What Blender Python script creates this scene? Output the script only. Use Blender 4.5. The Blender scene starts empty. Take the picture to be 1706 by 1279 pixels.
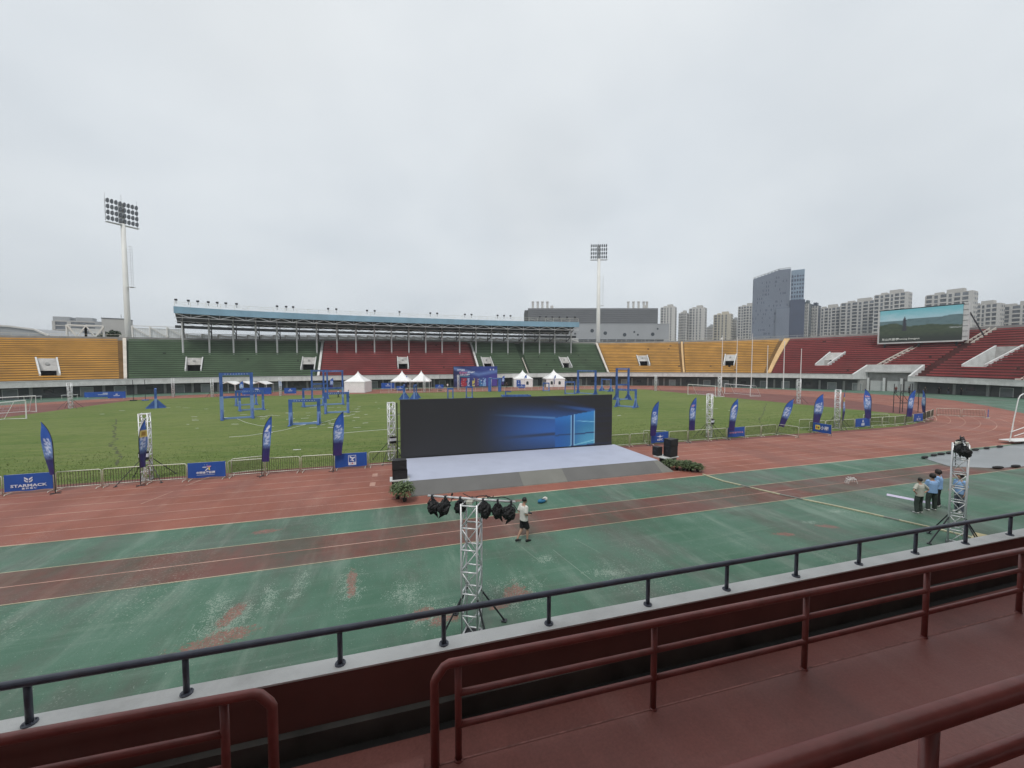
import bpy, math, random
from math import sin, cos, pi, radians
from mathutils import Vector, Matrix, noise
random.seed(7)
scene = bpy.context.scene
COL = scene.collection

# ------------------------------------------------------------------ camera, sky, sun, exposure
cam_d = bpy.data.cameras.new('camera'); cam = bpy.data.objects.new('camera', cam_d); COL.objects.link(cam)
cam_d.sensor_width = 36; cam_d.lens = 36*650/1706; cam_d.clip_start = .05; cam_d.clip_end = 6000
cam.location = (0, 0, 7.1); cam.rotation_euler = (radians(90-2.774), 0, radians(-17))
scene.camera = cam

SUN_EL, SUN_AZ = radians(62), radians(205)          # azimuth from +Y clockwise
world = bpy.data.worlds.new('World'); scene.world = world; world.use_nodes = True
nt = world.node_tree; N = nt.nodes; L = nt.links; N.clear()
wo = N.new('ShaderNodeOutputWorld'); bg = N.new('ShaderNodeBackground'); bg.inputs['Strength'].default_value = .0995
sky = N.new('ShaderNodeTexSky'); sky.sky_type = 'NISHITA'; sky.sun_disc = False
sky.sun_elevation = SUN_EL; sky.sun_rotation = SUN_AZ; sky.air_density = 1.5; sky.dust_density = 4
tc = N.new('ShaderNodeTexCoord'); sep = N.new('ShaderNodeSeparateXYZ'); L.new(tc.outputs['Generated'], sep.inputs[0])
zz = N.new('ShaderNodeMath'); zz.operation = 'ABSOLUTE'; L.new(sep.outputs['Z'], zz.inputs[0])
za = N.new('ShaderNodeMath'); za.operation = 'ADD'; za.inputs[1].default_value = .35; L.new(zz.outputs[0], za.inputs[0])
dv = N.new('ShaderNodeVectorMath'); dv.operation = 'DIVIDE'; L.new(tc.outputs['Generated'], dv.inputs[0])
cb = N.new('ShaderNodeCombineXYZ')
for k in range(3): L.new(za.outputs[0], cb.inputs[k])
L.new(cb.outputs[0], dv.inputs[1])
cn = N.new('ShaderNodeTexNoise'); cn.inputs['Scale'].default_value = 2.0; cn.inputs['Detail'].default_value = 4; cn.inputs['Roughness'].default_value = .45
L.new(dv.outputs[0], cn.inputs['Vector'])
cr = N.new('ShaderNodeValToRGB'); L.new(cn.outputs['Fac'], cr.inputs[0])
cr.color_ramp.elements[0].position = .3; cr.color_ramp.elements[0].color = (.86, .875, .895, 1)
cr.color_ramp.elements[1].position = .68; cr.color_ramp.elements[1].color = (1.0, 1.0, 1.0, 1)
gr = N.new('ShaderNodeValToRGB'); L.new(zz.outputs[0], gr.inputs[0])      # overcast: a little lighter overhead
e = gr.color_ramp.elements; e[0].position = 0; e[0].color = (.605, .648, .685, 1); e[1].position = .9; e[1].color = (.70, .725, .738, 1)
cm = N.new('ShaderNodeMixRGB'); cm.blend_type = 'MULTIPLY'; cm.inputs[0].default_value = 1
L.new(gr.outputs[0], cm.inputs[1]); L.new(cr.outputs[0], cm.inputs[2])
sc_ = N.new('ShaderNodeVectorMath'); sc_.operation = 'SCALE'; sc_.inputs['Scale'].default_value = 10.6; L.new(cm.outputs[0], sc_.inputs[0])
mx = N.new('ShaderNodeMixRGB'); mx.inputs[0].default_value = .95; L.new(sky.outputs[0], mx.inputs[1]); L.new(sc_.outputs[0], mx.inputs[2])
out_ = mx.outputs[0]
for dvec_, c0, c1, dk in (((.38, .837, .394), .986, .9999, .945), ((-.10, .79, .605), .975, .999, .95), ((.75, .574, .322), .97, .9995, .965), ((-.55, .80, .22), .95, .998, .955), ((.62, .72, .30), .96, .9995, 1.03)):   # soft cloud patches
    wob = N.new('ShaderNodeVectorMath'); wob.operation = 'MULTIPLY_ADD'; wob.inputs[1].default_value = (.22, .22, .10); L.new(cn.outputs['Color'], wob.inputs[0]); L.new(tc.outputs['Generated'], wob.inputs[2])
    nm_ = N.new('ShaderNodeVectorMath'); nm_.operation = 'NORMALIZE'; L.new(wob.outputs[0], nm_.inputs[0])
    dt = N.new('ShaderNodeVectorMath'); dt.operation = 'DOT_PRODUCT'; dt.inputs[1].default_value = Vector(dvec_).normalized(); L.new(nm_.outputs[0], dt.inputs[0])
    mr_ = N.new('ShaderNodeMapRange'); mr_.interpolation_type = 'SMOOTHSTEP'; mr_.inputs[1].default_value = c0; mr_.inputs[2].default_value = c1; mr_.inputs[3].default_value = 1; mr_.inputs[4].default_value = dk; L.new(dt.outputs['Value'], mr_.inputs[0])
    ms = N.new('ShaderNodeVectorMath'); ms.operation = 'SCALE'; L.new(out_, ms.inputs[0]); L.new(mr_.outputs[0], ms.inputs['Scale']); out_ = ms.outputs[0]
L.new(out_, bg.inputs[0]); L.new(bg.outputs[0], wo.inputs[0])

sl = bpy.data.lights.new('sun', 'SUN'); sl.energy = 1.5; sl.angle = radians(16); sl.color = (1, .97, .93)
sun = bpy.data.objects.new('sun', sl); COL.objects.link(sun)
sd = Vector((sin(SUN_AZ)*cos(SUN_EL), cos(SUN_AZ)*cos(SUN_EL), sin(SUN_EL)))
sun.rotation_euler = sd.to_track_quat('Z', 'Y').to_euler(); sun.location = (0, 0, 60)

vs = scene.view_settings; vs.view_transform = 'Standard'; vs.look = 'None'; vs.gamma = 1; vs.exposure = .26; vs.use_curve_mapping = False
scene.cycles.max_bounces = 6; scene.cycles.diffuse_bounces = 3; scene.cycles.glossy_bounces = 2; scene.cycles.transparent_max_bounces = 8

# ------------------------------------------------------------------ mesh builder and object helpers
class MB:
    def __init__(s): s.v = []; s.f = []; s.mi = []; s.c = []; s.cur = 0
    def face(s, pts, col=None):
        n = len(s.v); s.v += [tuple(p) for p in pts]; s.f.append(tuple(range(n, n+len(pts)))); s.mi.append(s.cur)
    def add(s, vs, fs):
        n = len(s.v); s.v += [tuple(p) for p in vs]
        for f in fs: s.f.append(tuple(i+n for i in f)); s.mi.append(s.cur)
    def box(s, c, size, rz=0, M=None):
        x, y, z = (k/2 for k in size)
        P = [Vector((a*x, b*y, d*z)) for d in (-1, 1) for a, b in ((-1, -1), (1, -1), (1, 1), (-1, 1))]
        if rz: R = Matrix.Rotation(rz, 3, 'Z'); P = [R@p for p in P]
        if M is not None: P = [M@p for p in P]
        P = [p+Vector(c) for p in P]
        s.add(P, [(3, 2, 1, 0), (4, 5, 6, 7), (0, 1, 5, 4), (1, 2, 6, 5), (2, 3, 7, 6), (3, 0, 4, 7)])
        return s
    def bar(s, a, b, w, h=None):            # rectangular bar from a to b
        a, b = Vector(a), Vector(b); d = b-a; h = h or w
        q = d.to_track_quat('X', 'Z').to_matrix()
        return s.box((a+b)/2, (d.length, w, h), M=q)
    def tube(s, a, b, r, n=8, r2=None, cap=True):
        return s.path([a, b], [r, r if r2 is None else r2], n, cap)
    def path(s, pts, r, n=8, cap=True, ry=None, hint=None):
        pts = [Vector(p) for p in pts]; m = len(pts)
        if not isinstance(r, (list, tuple)): r = [r]*m
        ry = r if ry is None else ry
        base = len(s.v); prev = None
        for i, p in enumerate(pts):
            t = (pts[min(i+1, m-1)]-pts[max(i-1, 0)])
            t = t.normalized() if t.length > 1e-9 else Vector((0, 0, 1))
            if prev is None:
                u = Vector(hint) if hint else (Vector((0, 0, 1)) if abs(t.z) < .95 else Vector((1, 0, 0)))
            else: u = prev
            u = (u-t*u.dot(t)).normalized(); w = t.cross(u); prev = u
            for k in range(n):
                a = 2*pi*k/n; s.v.append(tuple(p+u*(cos(a)*r[i])+w*(sin(a)*ry[i])))
        for i in range(m-1):
            for k in range(n):
                k2 = (k+1) % n
                s.f.append((base+i*n+k, base+i*n+k2, base+(i+1)*n+k2, base+(i+1)*n+k)); s.mi.append(s.cur)
        if cap:
            s.f.append(tuple(base+k for k in range(n-1, -1, -1))); s.mi.append(s.cur)
            s.f.append(tuple(base+(m-1)*n+k for k in range(n))); s.mi.append(s.cur)
        return s
    def prism(s, poly, z0, z1):
        n = len(poly); P = [(x, y, z0) for x, y in poly]+[(x, y, z1) for x, y in poly]
        s.add(P, [tuple(range(n-1, -1, -1)), tuple(range(n, 2*n))]+[(i, (i+1) % n, n+(i+1) % n, n+i) for i in range(n)])
        return s
    def prism3(s, tri, off):                 # polygon in 3D swept by off
        P = [Vector(p) for p in tri]; o = Vector(off); n = len(P)
        s.add(P+[p+o for p in P], [tuple(range(n-1, -1, -1)), tuple(range(n, 2*n))]+[(i, (i+1) % n, n+(i+1) % n, n+i) for i in range(n)])
        return s
    def ball(s, c, r, nu=10, nv=7, f=None):
        rx, ry, rz = r if isinstance(r, (tuple, list)) else (r, r, r); V = [(0, 0, -1)]; c = Vector(c)
        for j in range(1, nv):
            th = -pi/2+pi*j/nv
            for i in range(nu): V.append((cos(th)*cos(2*pi*i/nu), cos(th)*sin(2*pi*i/nu), sin(th)))
        V.append((0, 0, 1)); F = []
        for i in range(nu):
            F.append((0, 1+(i+1) % nu, 1+i))
            for j in range(nv-2): a = 1+j*nu; F.append((a+i, a+(i+1) % nu, a+nu+(i+1) % nu, a+nu+i))
            F.append((1+(nv-2)*nu+i, 1+(nv-2)*nu+(i+1) % nu, len(V)-1))
        P = []
        for v in V:
            k = f(Vector(v)) if f else 1
            P.append(c+Vector((v[0]*rx*k, v[1]*ry*k, v[2]*rz*k)))
        s.add(P, F); return s
    def mesh(s, name, mats, smooth=False, cols=None):
        me = bpy.data.meshes.new(name); me.from_pydata(s.v, [], s.f)
        for m in (mats if isinstance(mats, (list, tuple)) else [mats]): me.materials.append(m)
        if any(s.mi): me.polygons.foreach_set('material_index', s.mi)
        if smooth: me.polygons.foreach_set('use_smooth', [True]*len(s.f))
        if cols:
            ca = me.color_attributes.new('Col', 'FLOAT_COLOR', 'POINT')
            flat = []
            for c in cols: flat += [c[0], c[1], c[2], 1]
            ca.data.foreach_set('color', flat)
        me.update(); return me

def place(me, name, parent=None, loc=(0, 0, 0), rot=(0, 0, 0)):
    o = bpy.data.objects.new(name, me); COL.objects.link(o); o.location = loc; o.rotation_euler = rot
    if parent: o.parent = parent
    return o
def obj(name, mb, mats, parent=None, smooth=False, cols=None, loc=(0, 0, 0), rot=(0, 0, 0)):
    return place(mb.mesh(name, mats, smooth, cols), name, parent, loc, rot)
def tag(o, label, cat, group=None, kind=None):
    o['label'] = label; o['category'] = cat
    if group: o['group'] = group
    if kind: o['kind'] = kind
    return o
def thing(name, label, cat, loc=(0, 0, 0), rz=0, group=None):
    o = bpy.data.objects.new(name, None); COL.objects.link(o); o.empty_display_size = .2
    o.location = loc; o.rotation_euler = (0, 0, rz); return tag(o, label, cat, group)
def structure(o): o['kind'] = 'structure'; return o
def stuff(o): o['kind'] = 'stuff'; return o
def dup(o, loc=None, rz=None, label=None, parent=None, root=True):
    c = o.copy(); COL.objects.link(c)
    if parent: c.parent = parent
    if loc is not None: c.location = loc
    if rz is not None: c.rotation_euler = (0, 0, rz)
    if label: c['label'] = label
    for ch in o.children: dup(ch, parent=c)
    return c

def text_mesh(body, size, mat, ext=0.0, bold=0.0, sx=1.0):
    cu = bpy.data.curves.new('lettering', 'FONT'); cu.body = body; cu.size = size; cu.align_x = 'CENTER'; cu.align_y = 'CENTER'
    cu.resolution_u = 2; cu.extrude = ext; cu.offset = bold
    t = bpy.data.objects.new('lettering', cu); COL.objects.link(t); t.scale = (sx, 1, 1)
    dg = bpy.context.evaluated_depsgraph_get(); me = bpy.data.meshes.new_from_object(t.evaluated_get(dg))
    bpy.data.objects.remove(t); bpy.data.curves.remove(cu)
    if sx != 1:
        for v in me.vertices: v.co.x *= sx
    me.materials.clear(); me.materials.append(mat); return me

def lerp(a, b, t): return a+(b-a)*t
def mixc(a, b, t): t = max(0, min(1, t)); return tuple(x+(y-x)*t for x, y in zip(a, b))
def sm(a, b, x):
    t = max(0, min(1, (x-a)/(b-a))); return t*t*(3-2*t)
def nz(x, y, z=0): return noise.noise(Vector((x, y, z)))

# ------------------------------------------------------------------ materials
def new_mat(name):
    m = bpy.data.materials.new(name); m.use_nodes = True; t = m.node_tree
    return m, t.nodes, t.links, t.nodes['Principled BSDF']
def M(name, col, rough=.6, var=.12, scale=2.0, metal=0, bump=0, bscale=30, dirt=0, spec=.4, tint=None, each=.0):
    m, n, l, b = new_mat(name)
    b.inputs['Roughness'].default_value = rough; b.inputs['Metallic'].default_value = metal
    b.inputs['Specular IOR Level'].default_value = spec
    tcn = n.new('ShaderNodeTexCoord'); no = n.new('ShaderNodeTexNoise'); no.inputs['Scale'].default_value = scale; no.inputs['Detail'].default_value = 6
    l.new(tcn.outputs['Object'], no.inputs['Vector'])
    r = n.new('ShaderNodeValToRGB'); l.new(no.outputs['Fac'], r.inputs[0])
    r.color_ramp.elements[0].position = .3; r.color_ramp.elements[1].position = .7
    c2 = tint or col
    r.color_ramp.elements[0].color = tuple(k*(1-var) for k in col)+(1,); r.color_ramp.elements[1].color = tuple(min(1, k*(1+var)) for k in c2)+(1,)
    out = r.outputs[0]
    if dirt:
        n2 = n.new('ShaderNodeTexNoise'); n2.inputs['Scale'].default_value = scale*.37; n2.inputs['Detail'].default_value = 8; n2.inputs['Roughness'].default_value = .7
        mp = n.new('ShaderNodeMapping'); mp.inputs['Scale'].default_value = (1, 1, .25); l.new(tcn.outputs['Object'], mp.inputs[0]); l.new(mp.outputs[0], n2.inputs['Vector'])
        rr = n.new('ShaderNodeValToRGB'); rr.color_ramp.elements[0].position = .5; rr.color_ramp.elements[1].position = .75; l.new(n2.outputs['Fac'], rr.inputs[0])
        ml = n.new('ShaderNodeMath'); ml.operation = 'MULTIPLY'; ml.inputs[1].default_value = dirt; l.new(rr.outputs[0], ml.inputs[0])
        mm = n.new('ShaderNodeMixRGB'); l.new(ml.outputs[0], mm.inputs[0]); l.new(out, mm.inputs[1]); mm.inputs[2].default_value = (.12, .105, .085, 1); out = mm.outputs[0]
    if each:
        oi = n.new('ShaderNodeObjectInfo'); hv = n.new('ShaderNodeHueSaturation')
        mr = n.new('ShaderNodeMapRange'); mr.inputs[3].default_value = 1-each; mr.inputs[4].default_value = 1+each
        l.new(oi.outputs['Random'], mr.inputs[0]); l.new(mr.outputs[0], hv.inputs['Value']); l.new(out, hv.inputs['Color']); out = hv.outputs[0]
    l.new(out, b.inputs['Base Color'])
    if bump:
        n3 = n.new('ShaderNodeTexNoise'); n3.inputs['Scale'].default_value = bscale; n3.inputs['Detail'].default_value = 5; l.new(tcn.outputs['Object'], n3.inputs['Vector'])
        bp = n.new('ShaderNodeBump'); bp.inputs['Strength'].default_value = bump; bp.inputs['Distance'].default_value = .02
        l.new(n3.outputs['Fac'], bp.inputs['Height']); l.new(bp.outputs[0], b.inputs['Normal'])
    return m
def print_mat(name, rough=.55, emit=0, base=1.0):
    m, n, l, b = new_mat(name); a = n.new('ShaderNodeVertexColor'); a.layer_name = 'Col'
    b.inputs['Roughness'].default_value = rough
    if emit:
        b.inputs['Base Color'].default_value = (.012, .012, .013, 1)
        l.new(a.outputs[0], b.inputs['Emission Color']); b.inputs['Emission Strength'].default_value = emit
    else: l.new(a.outputs[0], b.inputs['Base Color'])
    return m
def emit_mat(name, col, st):
    m, n, l, b = new_mat(name); b.inputs['Base Color'].default_value = (.01, .01, .01, 1)
    b.inputs['Emission Color'].default_value = tuple(col)+(1,); b.inputs['Emission Strength'].default_value = st; return m

# ground paint: base colour worn through noise; patches = [(x, y, rx, ry)] show the red layer below
def ground_mat(name, c1, c2, pale, under, patches=(), stretch=(1, .35), pale_amt=.5, dark=(.05, .07, .055), dark_amt=.5, rough=.75, gloss_wet=.0, palespots=(), flecks=1.0):
    m, n, l, b = new_mat(name); tcn = n.new('ShaderNodeTexCoord'); P = tcn.outputs['Object']
    def mapn(scale, sc=(1, 1, 1), det=6, ro=.6, rot=0):
        mp = n.new('ShaderNodeMapping'); mp.inputs['Scale'].default_value = sc; mp.inputs['Rotation'].default_value = (0, 0, rot); l.new(P, mp.inputs[0])
        q = n.new('ShaderNodeTexNoise'); q.inputs['Scale'].default_value = scale; q.inputs['Detail'].default_value = det; q.inputs['Roughness'].default_value = ro
        l.new(mp.outputs[0], q.inputs['Vector']); return q.outputs['Fac']
    def ramp(x, a, bb):
        q = n.new('ShaderNodeMapRange'); q.interpolation_type = 'SMOOTHSTEP'; q.inputs[1].default_value = a; q.inputs[2].default_value = bb; l.new(x, q.inputs[0]); return q.outputs[0]
    def math(op, a, c):
        q = n.new('ShaderNodeMath'); q.operation = op
        for i, k in enumerate((a, c)):
            if isinstance(k, (int, float)): q.inputs[i].default_value = k
            else: l.new(k, q.inputs[i])
        return q.outputs[0]
    def mix(f, a, c):
        q = n.new('ShaderNodeMixRGB')
        if isinstance(f, (int, float)): q.inputs[0].default_value = f
        else: l.new(f, q.inputs[0])
        for i, k in ((1, a), (2, c)):
            if isinstance(k, tuple): q.inputs[i].default_value = k+(1,)
            else: l.new(k, q.inputs[i])
        return q.outputs[0]
    col = mix(ramp(mapn(.22), .35, .65), c1, c2)
    col = mix(math('MULTIPLY', ramp(mapn(.30, (1, .5, 1), 8, .68, .5), .42, .66), dark_amt), col, dark)
    st = math('MULTIPLY', ramp(mapn(.9, (1.0, .16, 1), 7, .7, .25), .48, .72), pale_amt)
    col = mix(st, col, pale)
    st2 = math('MULTIPLY', ramp(mapn(1.3, (.12, 1.6, 1), 6, .7, 0), .50, .75), pale_amt*.6)
    col = mix(st2, col, pale)
    speck = ramp(mapn(14, (1, 1, 1), 3, .6), .56, .66); reg = ramp(mapn(.28, (1, .45, 1), 6, .6, .1), .50, .64)
    col = mix(math('MULTIPLY', math('MULTIPLY', speck, reg), .75*min(1, pale_amt*1.6)*flecks), col, mixc(pale, (.6, .62, .55), .4))
    wob = mapn(1.6, (1, 1, 1), 8, .7); fine = mapn(9, (1, 1, 1), 4, .7)
    def spots(lst, lo, hi):
        tot = None
        for (x, y, rx, ry, rot) in lst:
            dx, dy = math('SUBTRACT', sp.outputs[0], x), math('SUBTRACT', sp.outputs[1], y); c_, s_ = cos(rot), sin(rot)
            u = math('DIVIDE', math('ADD', math('MULTIPLY', dx, c_), math('MULTIPLY', dy, s_)), rx); w = math('DIVIDE', math('SUBTRACT', math('MULTIPLY', dy, c_), math('MULTIPLY', dx, s_)), ry)
            d = math('POWER', math('ADD', math('MULTIPLY', u, u), math('MULTIPLY', w, w)), .5)
            d = math('ADD', d, math('MULTIPLY', math('SUBTRACT', wob, .5), 2.6)); k = ramp(d, hi, lo); tot = k if tot is None else math('MAXIMUM', tot, k)
        return tot
    if palespots:
        sp = n.new('ShaderNodeSeparateXYZ'); l.new(P, sp.inputs[0])
        pk = math('MULTIPLY', spots(palespots, .1, 1.6), .44); cr_ = math('SUBTRACT', 1.0, pk)
        g = math('GREATER_THAN', math('ADD', mapn(24, (1, .7, 1), 3, .65), math('MULTIPLY', math('SUBTRACT', mapn(6, (1, .6, 1), 4, .7), .5), .5)), math('ADD', math('MULTIPLY', cr_, .42), .26)); col = mix(math('MULTIPLY', g, .55), col, mixc(pale, (.5, .54, .48), .2))
    if patches:
        sp = n.new('ShaderNodeSeparateXYZ'); l.new(P, sp.inputs[0]); tot = None
        for (x, y, rx, ry, rot) in patches:
            dx, dy = math('SUBTRACT', sp.outputs[0], x), math('SUBTRACT', sp.outputs[1], y)
            c_, s_ = cos(rot), sin(rot)
            u = math('DIVIDE', math('ADD', math('MULTIPLY', dx, c_), math('MULTIPLY', dy, s_)), rx); w = math('DIVIDE', math('SUBTRACT', math('MULTIPLY', dy, c_), math('MULTIPLY', dx, s_)), ry)
            d = math('POWER', math('ADD', math('MULTIPLY', u, u), math('MULTIPLY', w, w)), .5)
            d = math('ADD', d, math('MULTIPLY', math('SUBTRACT', wob, .5), 2.2)); d = math('ADD', d, math('MULTIPLY', math('SUBTRACT', fine, .5), 1.6))
            k = ramp(d, 1.05, .6); tot = k if tot is None else math('MAXIMUM', tot, k)
        col = mix(math('MULTIPLY', math('MULTIPLY', tot, .9), ramp(mapn(22, (1, .7, 1), 4, .75), .42, .50)), col, mix(ramp(mapn(5, (1, .6, 1), 5, .7), .35, .65), under, mixc(under, (.12, .075, .06), .6)))
    fin = mapn(30, (1, 1, 1), 3, .7)
    hv = n.new('ShaderNodeHueSaturation'); l.new(col, hv.inputs['Color'])
    mr = n.new('ShaderNodeMapRange'); mr.inputs[3].default_value = .72; mr.inputs[4].default_value = 1.28; l.new(fin, mr.inputs[0]); l.new(mr.outputs[0], hv.inputs['Value'])
    l.new(hv.outputs[0], b.inputs['Base Color']); b.inputs['Roughness'].default_value = rough; b.inputs['Specular IOR Level'].default_value = .3
    rg = ramp(mapn(.3), .4, .7); q = n.new('ShaderNodeMapRange'); q.inputs[3].default_value = rough-gloss_wet; q.inputs[4].default_value = rough+.1; l.new(rg, q.inputs[0]); l.new(q.outputs[0], b.inputs['Roughness'])
    bp = n.new('ShaderNodeBump'); bp.inputs['Strength'].default_value = .25; bp.inputs['Distance'].default_value = .01; l.new(fin, bp.inputs['Height']); l.new(bp.outputs[0], b.inputs['Normal'])
    return m

m_green = ground_mat('green_apron_paint', (.054, .128, .084), (.078, .160, .112), (.25, .32, .265), (.27, .115, .095),
    patches=[(-4.5, 11.55, .95, .42, .25), (-4.5, 12.6, .25, .7, -.2), (-1.38, 13.5, .17, 1.0, .06), (3.6, 11.35, .5, .55, 0), (.75, 11.1, .35, .35, 0), (1.3, 10.7, .5, .25, .2), (2.9, 10.9, .35, .3, 0), (18.2, 12.1, .5, .2, -.4), (15.7, 12.0, .5, .18, -.3), (-5.3, 18.7, .7, .25, .1), (6.3, 19.2, .5, .2, .1)], pale_amt=.38, dark=(.084, .104, .083), dark_amt=.9, gloss_wet=.25, palespots=[(-2.95, 14.0, .3, .7, .1), (-3.7, 13.3, .28, 1.0, .25), (-5.0, 13.2, .4, .9, .3), (-3.0, 13.1, .25, .25, 0), (-1.4, 13.2, .45, 1.2, .06), (-4.5, 12.3, .8, 1.2, 0), (3.6, 11.3, .9, .9, 0), (1.0, 11.0, 1.0, .6, 0), (.3, 12.3, .5, .8, .3), (5.2, 13.0, .5, .35, 0), (6.9, 11.5, .7, .3, -.3), (20.6, 13.2, .7, .25, -.2), (18.0, 12.6, .5, .2, -.2)])
m_track = ground_mat('red_track_rubber', (.232, .084, .058), (.285, .108, .077), (.34, .20, .15), (.3, .1, .08), pale_amt=.22, dark=(.17, .072, .058), dark_amt=.5, gloss_wet=.15)
m_dzone = ground_mat('brown_track_rubber', (.150, .057, .048), (.175, .068, .057), (.28, .17, .15), (.3, .1, .08), pale_amt=.15, dark=(.11, .05, .043), dark_amt=.4)
m_runup = ground_mat('brown_runway_rubber', (.122, .052, .042), (.155, .064, .050), (.26, .20, .16), (.3, .1, .08), pale_amt=.28, dark=(.085, .074, .056), dark_amt=1.0, gloss_wet=.25)
m_outer = M('outer_ground', (.16, .17, .15), .9, .3, .02)
m_line = ground_mat('worn_line_paint', (.40, .23, .18), (.54, .37, .30), (.6, .5, .44), (.3, .1, .08), pale_amt=.3, dark=(.27, .12, .09), dark_amt=.75)
m_creamline = ground_mat('cream_line_paint', (.34, .31, .20), (.46, .43, .31), (.6, .56, .48), (.3, .1, .08), pale_amt=.3, dark=(.26, .24, .17), dark_amt=.9)

def grass_mat():
    m, n, l, b = new_mat('turf'); tcn = n.new('ShaderNodeTexCoord'); P = tcn.outputs['Object']
    def tex(scale, sc=(1, 1, 1), det=6, ro=.6):
        mp = n.new('ShaderNodeMapping'); mp.inputs['Scale'].default_value = sc; l.new(P, mp.inputs[0])
        q = n.new('ShaderNodeTexNoise'); q.inputs['Scale'].default_value = scale; q.inputs['Detail'].default_value = det; q.inputs['Roughness'].default_value = ro; l.new(mp.outputs[0], q.inputs['Vector']); return q.outputs['Fac']
    def ramp(x, a, c):
        q = n.new('ShaderNodeMapRange'); q.inputs[1].default_value = a; q.inputs[2].default_value = c; l.new(x, q.inputs[0]); return q.outputs[0]
    def mix(f, a, c):
        q = n.new('ShaderNodeMixRGB'); l.new(f, q.inputs[0])
        for i, k in ((1, a), (2, c)):
            if isinstance(k, tuple): q.inputs[i].default_value = k+(1,)
            else: l.new(k, q.inputs[i])
        return q.outputs[0]
    col = mix(ramp(tex(.06, (1, 1, 1), 5), .35, .65), (.080, .134, .025), (.135, .176, .043))
    col = mix(ramp(tex(.8, (.14, 1.2, 1), 7, .68), .40, .70), col, (.165, .190, .065))
    col = mix(ramp(tex(1.8, (.6, 1, 1), 6, .7), .5, .8), col, (.058, .100, .022))
    col = mix(ramp(tex(.17, (1, 1, 1), 7, .7), .62, .75), col, (.21, .205, .09))
    hv = n.new('ShaderNodeHueSaturation'); l.new(col, hv.inputs['Color']); f = tex(22, (1, 1, 1), 4, .75)
    mr = n.new('ShaderNodeMapRange'); mr.inputs[1].default_value = .25; mr.inputs[2].default_value = .75; mr.inputs[3].default_value = .6; mr.inputs[4].default_value = 1.4; l.new(f, mr.inputs[0]); l.new(mr.outputs[0], hv.inputs['Value'])
    l.new(hv.outputs[0], b.inputs['Base Color']); b.inputs['Roughness'].default_value = .85; b.inputs['Specular IOR Level'].default_value = .2
    bp = n.new('ShaderNodeBump'); bp.inputs['Strength'].default_value = .8; bp.inputs['Distance'].default_value = .05; l.new(f, bp.inputs['Height']); l.new(bp.outputs[0], b.inputs['Normal'])
    return m
m_grass = grass_mat()
m_blade = M('grass_blade', (.105, .150, .040), .8, .3, .7)
m_conc = M('pale_concrete', (.62, .62, .60), .8, .10, 1.1, dirt=.38, bump=.2)
m_conc2 = M('grey_concrete', (.30, .30, .29), .85, .15, .5, dirt=.5, bump=.15)
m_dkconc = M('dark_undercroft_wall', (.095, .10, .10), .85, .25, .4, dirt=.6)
m_stain = M('stained_concrete', (.42, .41, .395), .85, .18, .9, dirt=.6)
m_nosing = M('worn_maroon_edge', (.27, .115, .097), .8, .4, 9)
m_cop = M('pale_coping_concrete', (.72, .72, .70), .8, .10, 1.3, dirt=.4, bump=.25)
m_step = M('terrace_concrete', (.13, .115, .095), .9, .2, .5, dirt=.3)
m_white = M('white_paint', (.74, .74, .72), .5, .06, 1.5, dirt=.12)
m_offwh = M('weathered_white_paint', (.58, .59, .58), .6, .1, .8, dirt=.3)
m_alu = M('aluminium', (.70, .71, .72), .42, .08, 3, metal=.45)
m_steel = M('galvanised_steel', (.62, .62, .54), .42, .12, 3, metal=.3, each=.1)
m_brass = M('dull_steel_bars', (.10, .095, .07), .5, .15, 3, metal=.2)
m_black = M('black_plastic', (.014, .014, .015), .5, .2, 4)
m_blackcloth = M('black_nylon_bag', (.010, .010, .011), .62, .3, 8, bump=.3, bscale=14)
m_dkmetal = M('dark_painted_steel', (.030, .032, .038), .45, .2, 3)
m_rail = M('blue_grey_rail_paint', (.072, .082, .112), .40, .25, 5, spec=.5, dirt=.3, bump=.1, bscale=24)
m_maroon = ground_mat('maroon_floor_paint', (.225, .074, .060), (.255, .093, .076), (.30, .14, .12), (.19, .17, .15), flecks=0, pale_amt=.45, dark=(.145, .056, .047), dark_amt=.7, rough=.55, gloss_wet=.12)
m_maroonpipe = M('maroon_pipe_paint', (.215, .060, .052), .33, .2, 5, spec=.5, dirt=.3, bump=.12, bscale=22)
m_maroonwall = M('dark_maroon_wall_paint', (.180, .072, .060), .8, .14, 1.2, dirt=.25)
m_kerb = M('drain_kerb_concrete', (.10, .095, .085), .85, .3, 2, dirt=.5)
m_gateblue = M('blue_vinyl_padding', (.030, .080, .290), .5, .22, 1.4, tint=(.055, .125, .36), each=.12)
m_gatepale = M('pale_blue_vinyl', (.19, .30, .54), .5, .15, 1.2, each=.08)
m_banner = M('blue_banner_vinyl', (.020, .085, .36), .5, .14, .9)
m_whiteprint = M('white_print', (.70, .73, .80), .6, .03, 1)
m_redprint = M('red_print', (.55, .06, .05), .6, .05, 1)
m_yelprint = M('yellow_print', (.75, .62, .10), .6, .05, 1)
m_pinkprint = M('pink_print', (.55, .28, .42), .6, .1, 3)
m_greyprint = M('grey_print', (.45, .50, .62), .6, .1, 3)
m_gutter = M('gutter_dirt_and_shade', (.022, .020, .018), .6, .3, 3)  # near-black holds the shadow band by the kerb as well as dirt
m_fade = ground_mat('faded_chalk', (.15, .22, .17), (.20, .27, .22), (.3, .36, .3), (.3, .1, .08), pale_amt=.3, dark=(.07, .11, .085), dark_amt=1.0)
m_tent = M('white_tent_pvc', (.80, .80, .79), .5, .05, .8)
m_dark = M('painted_doorway_shade', (.012, .013, .014), .9, .1, 1)  # darkness of the unlit portal doorways put into the colour
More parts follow.
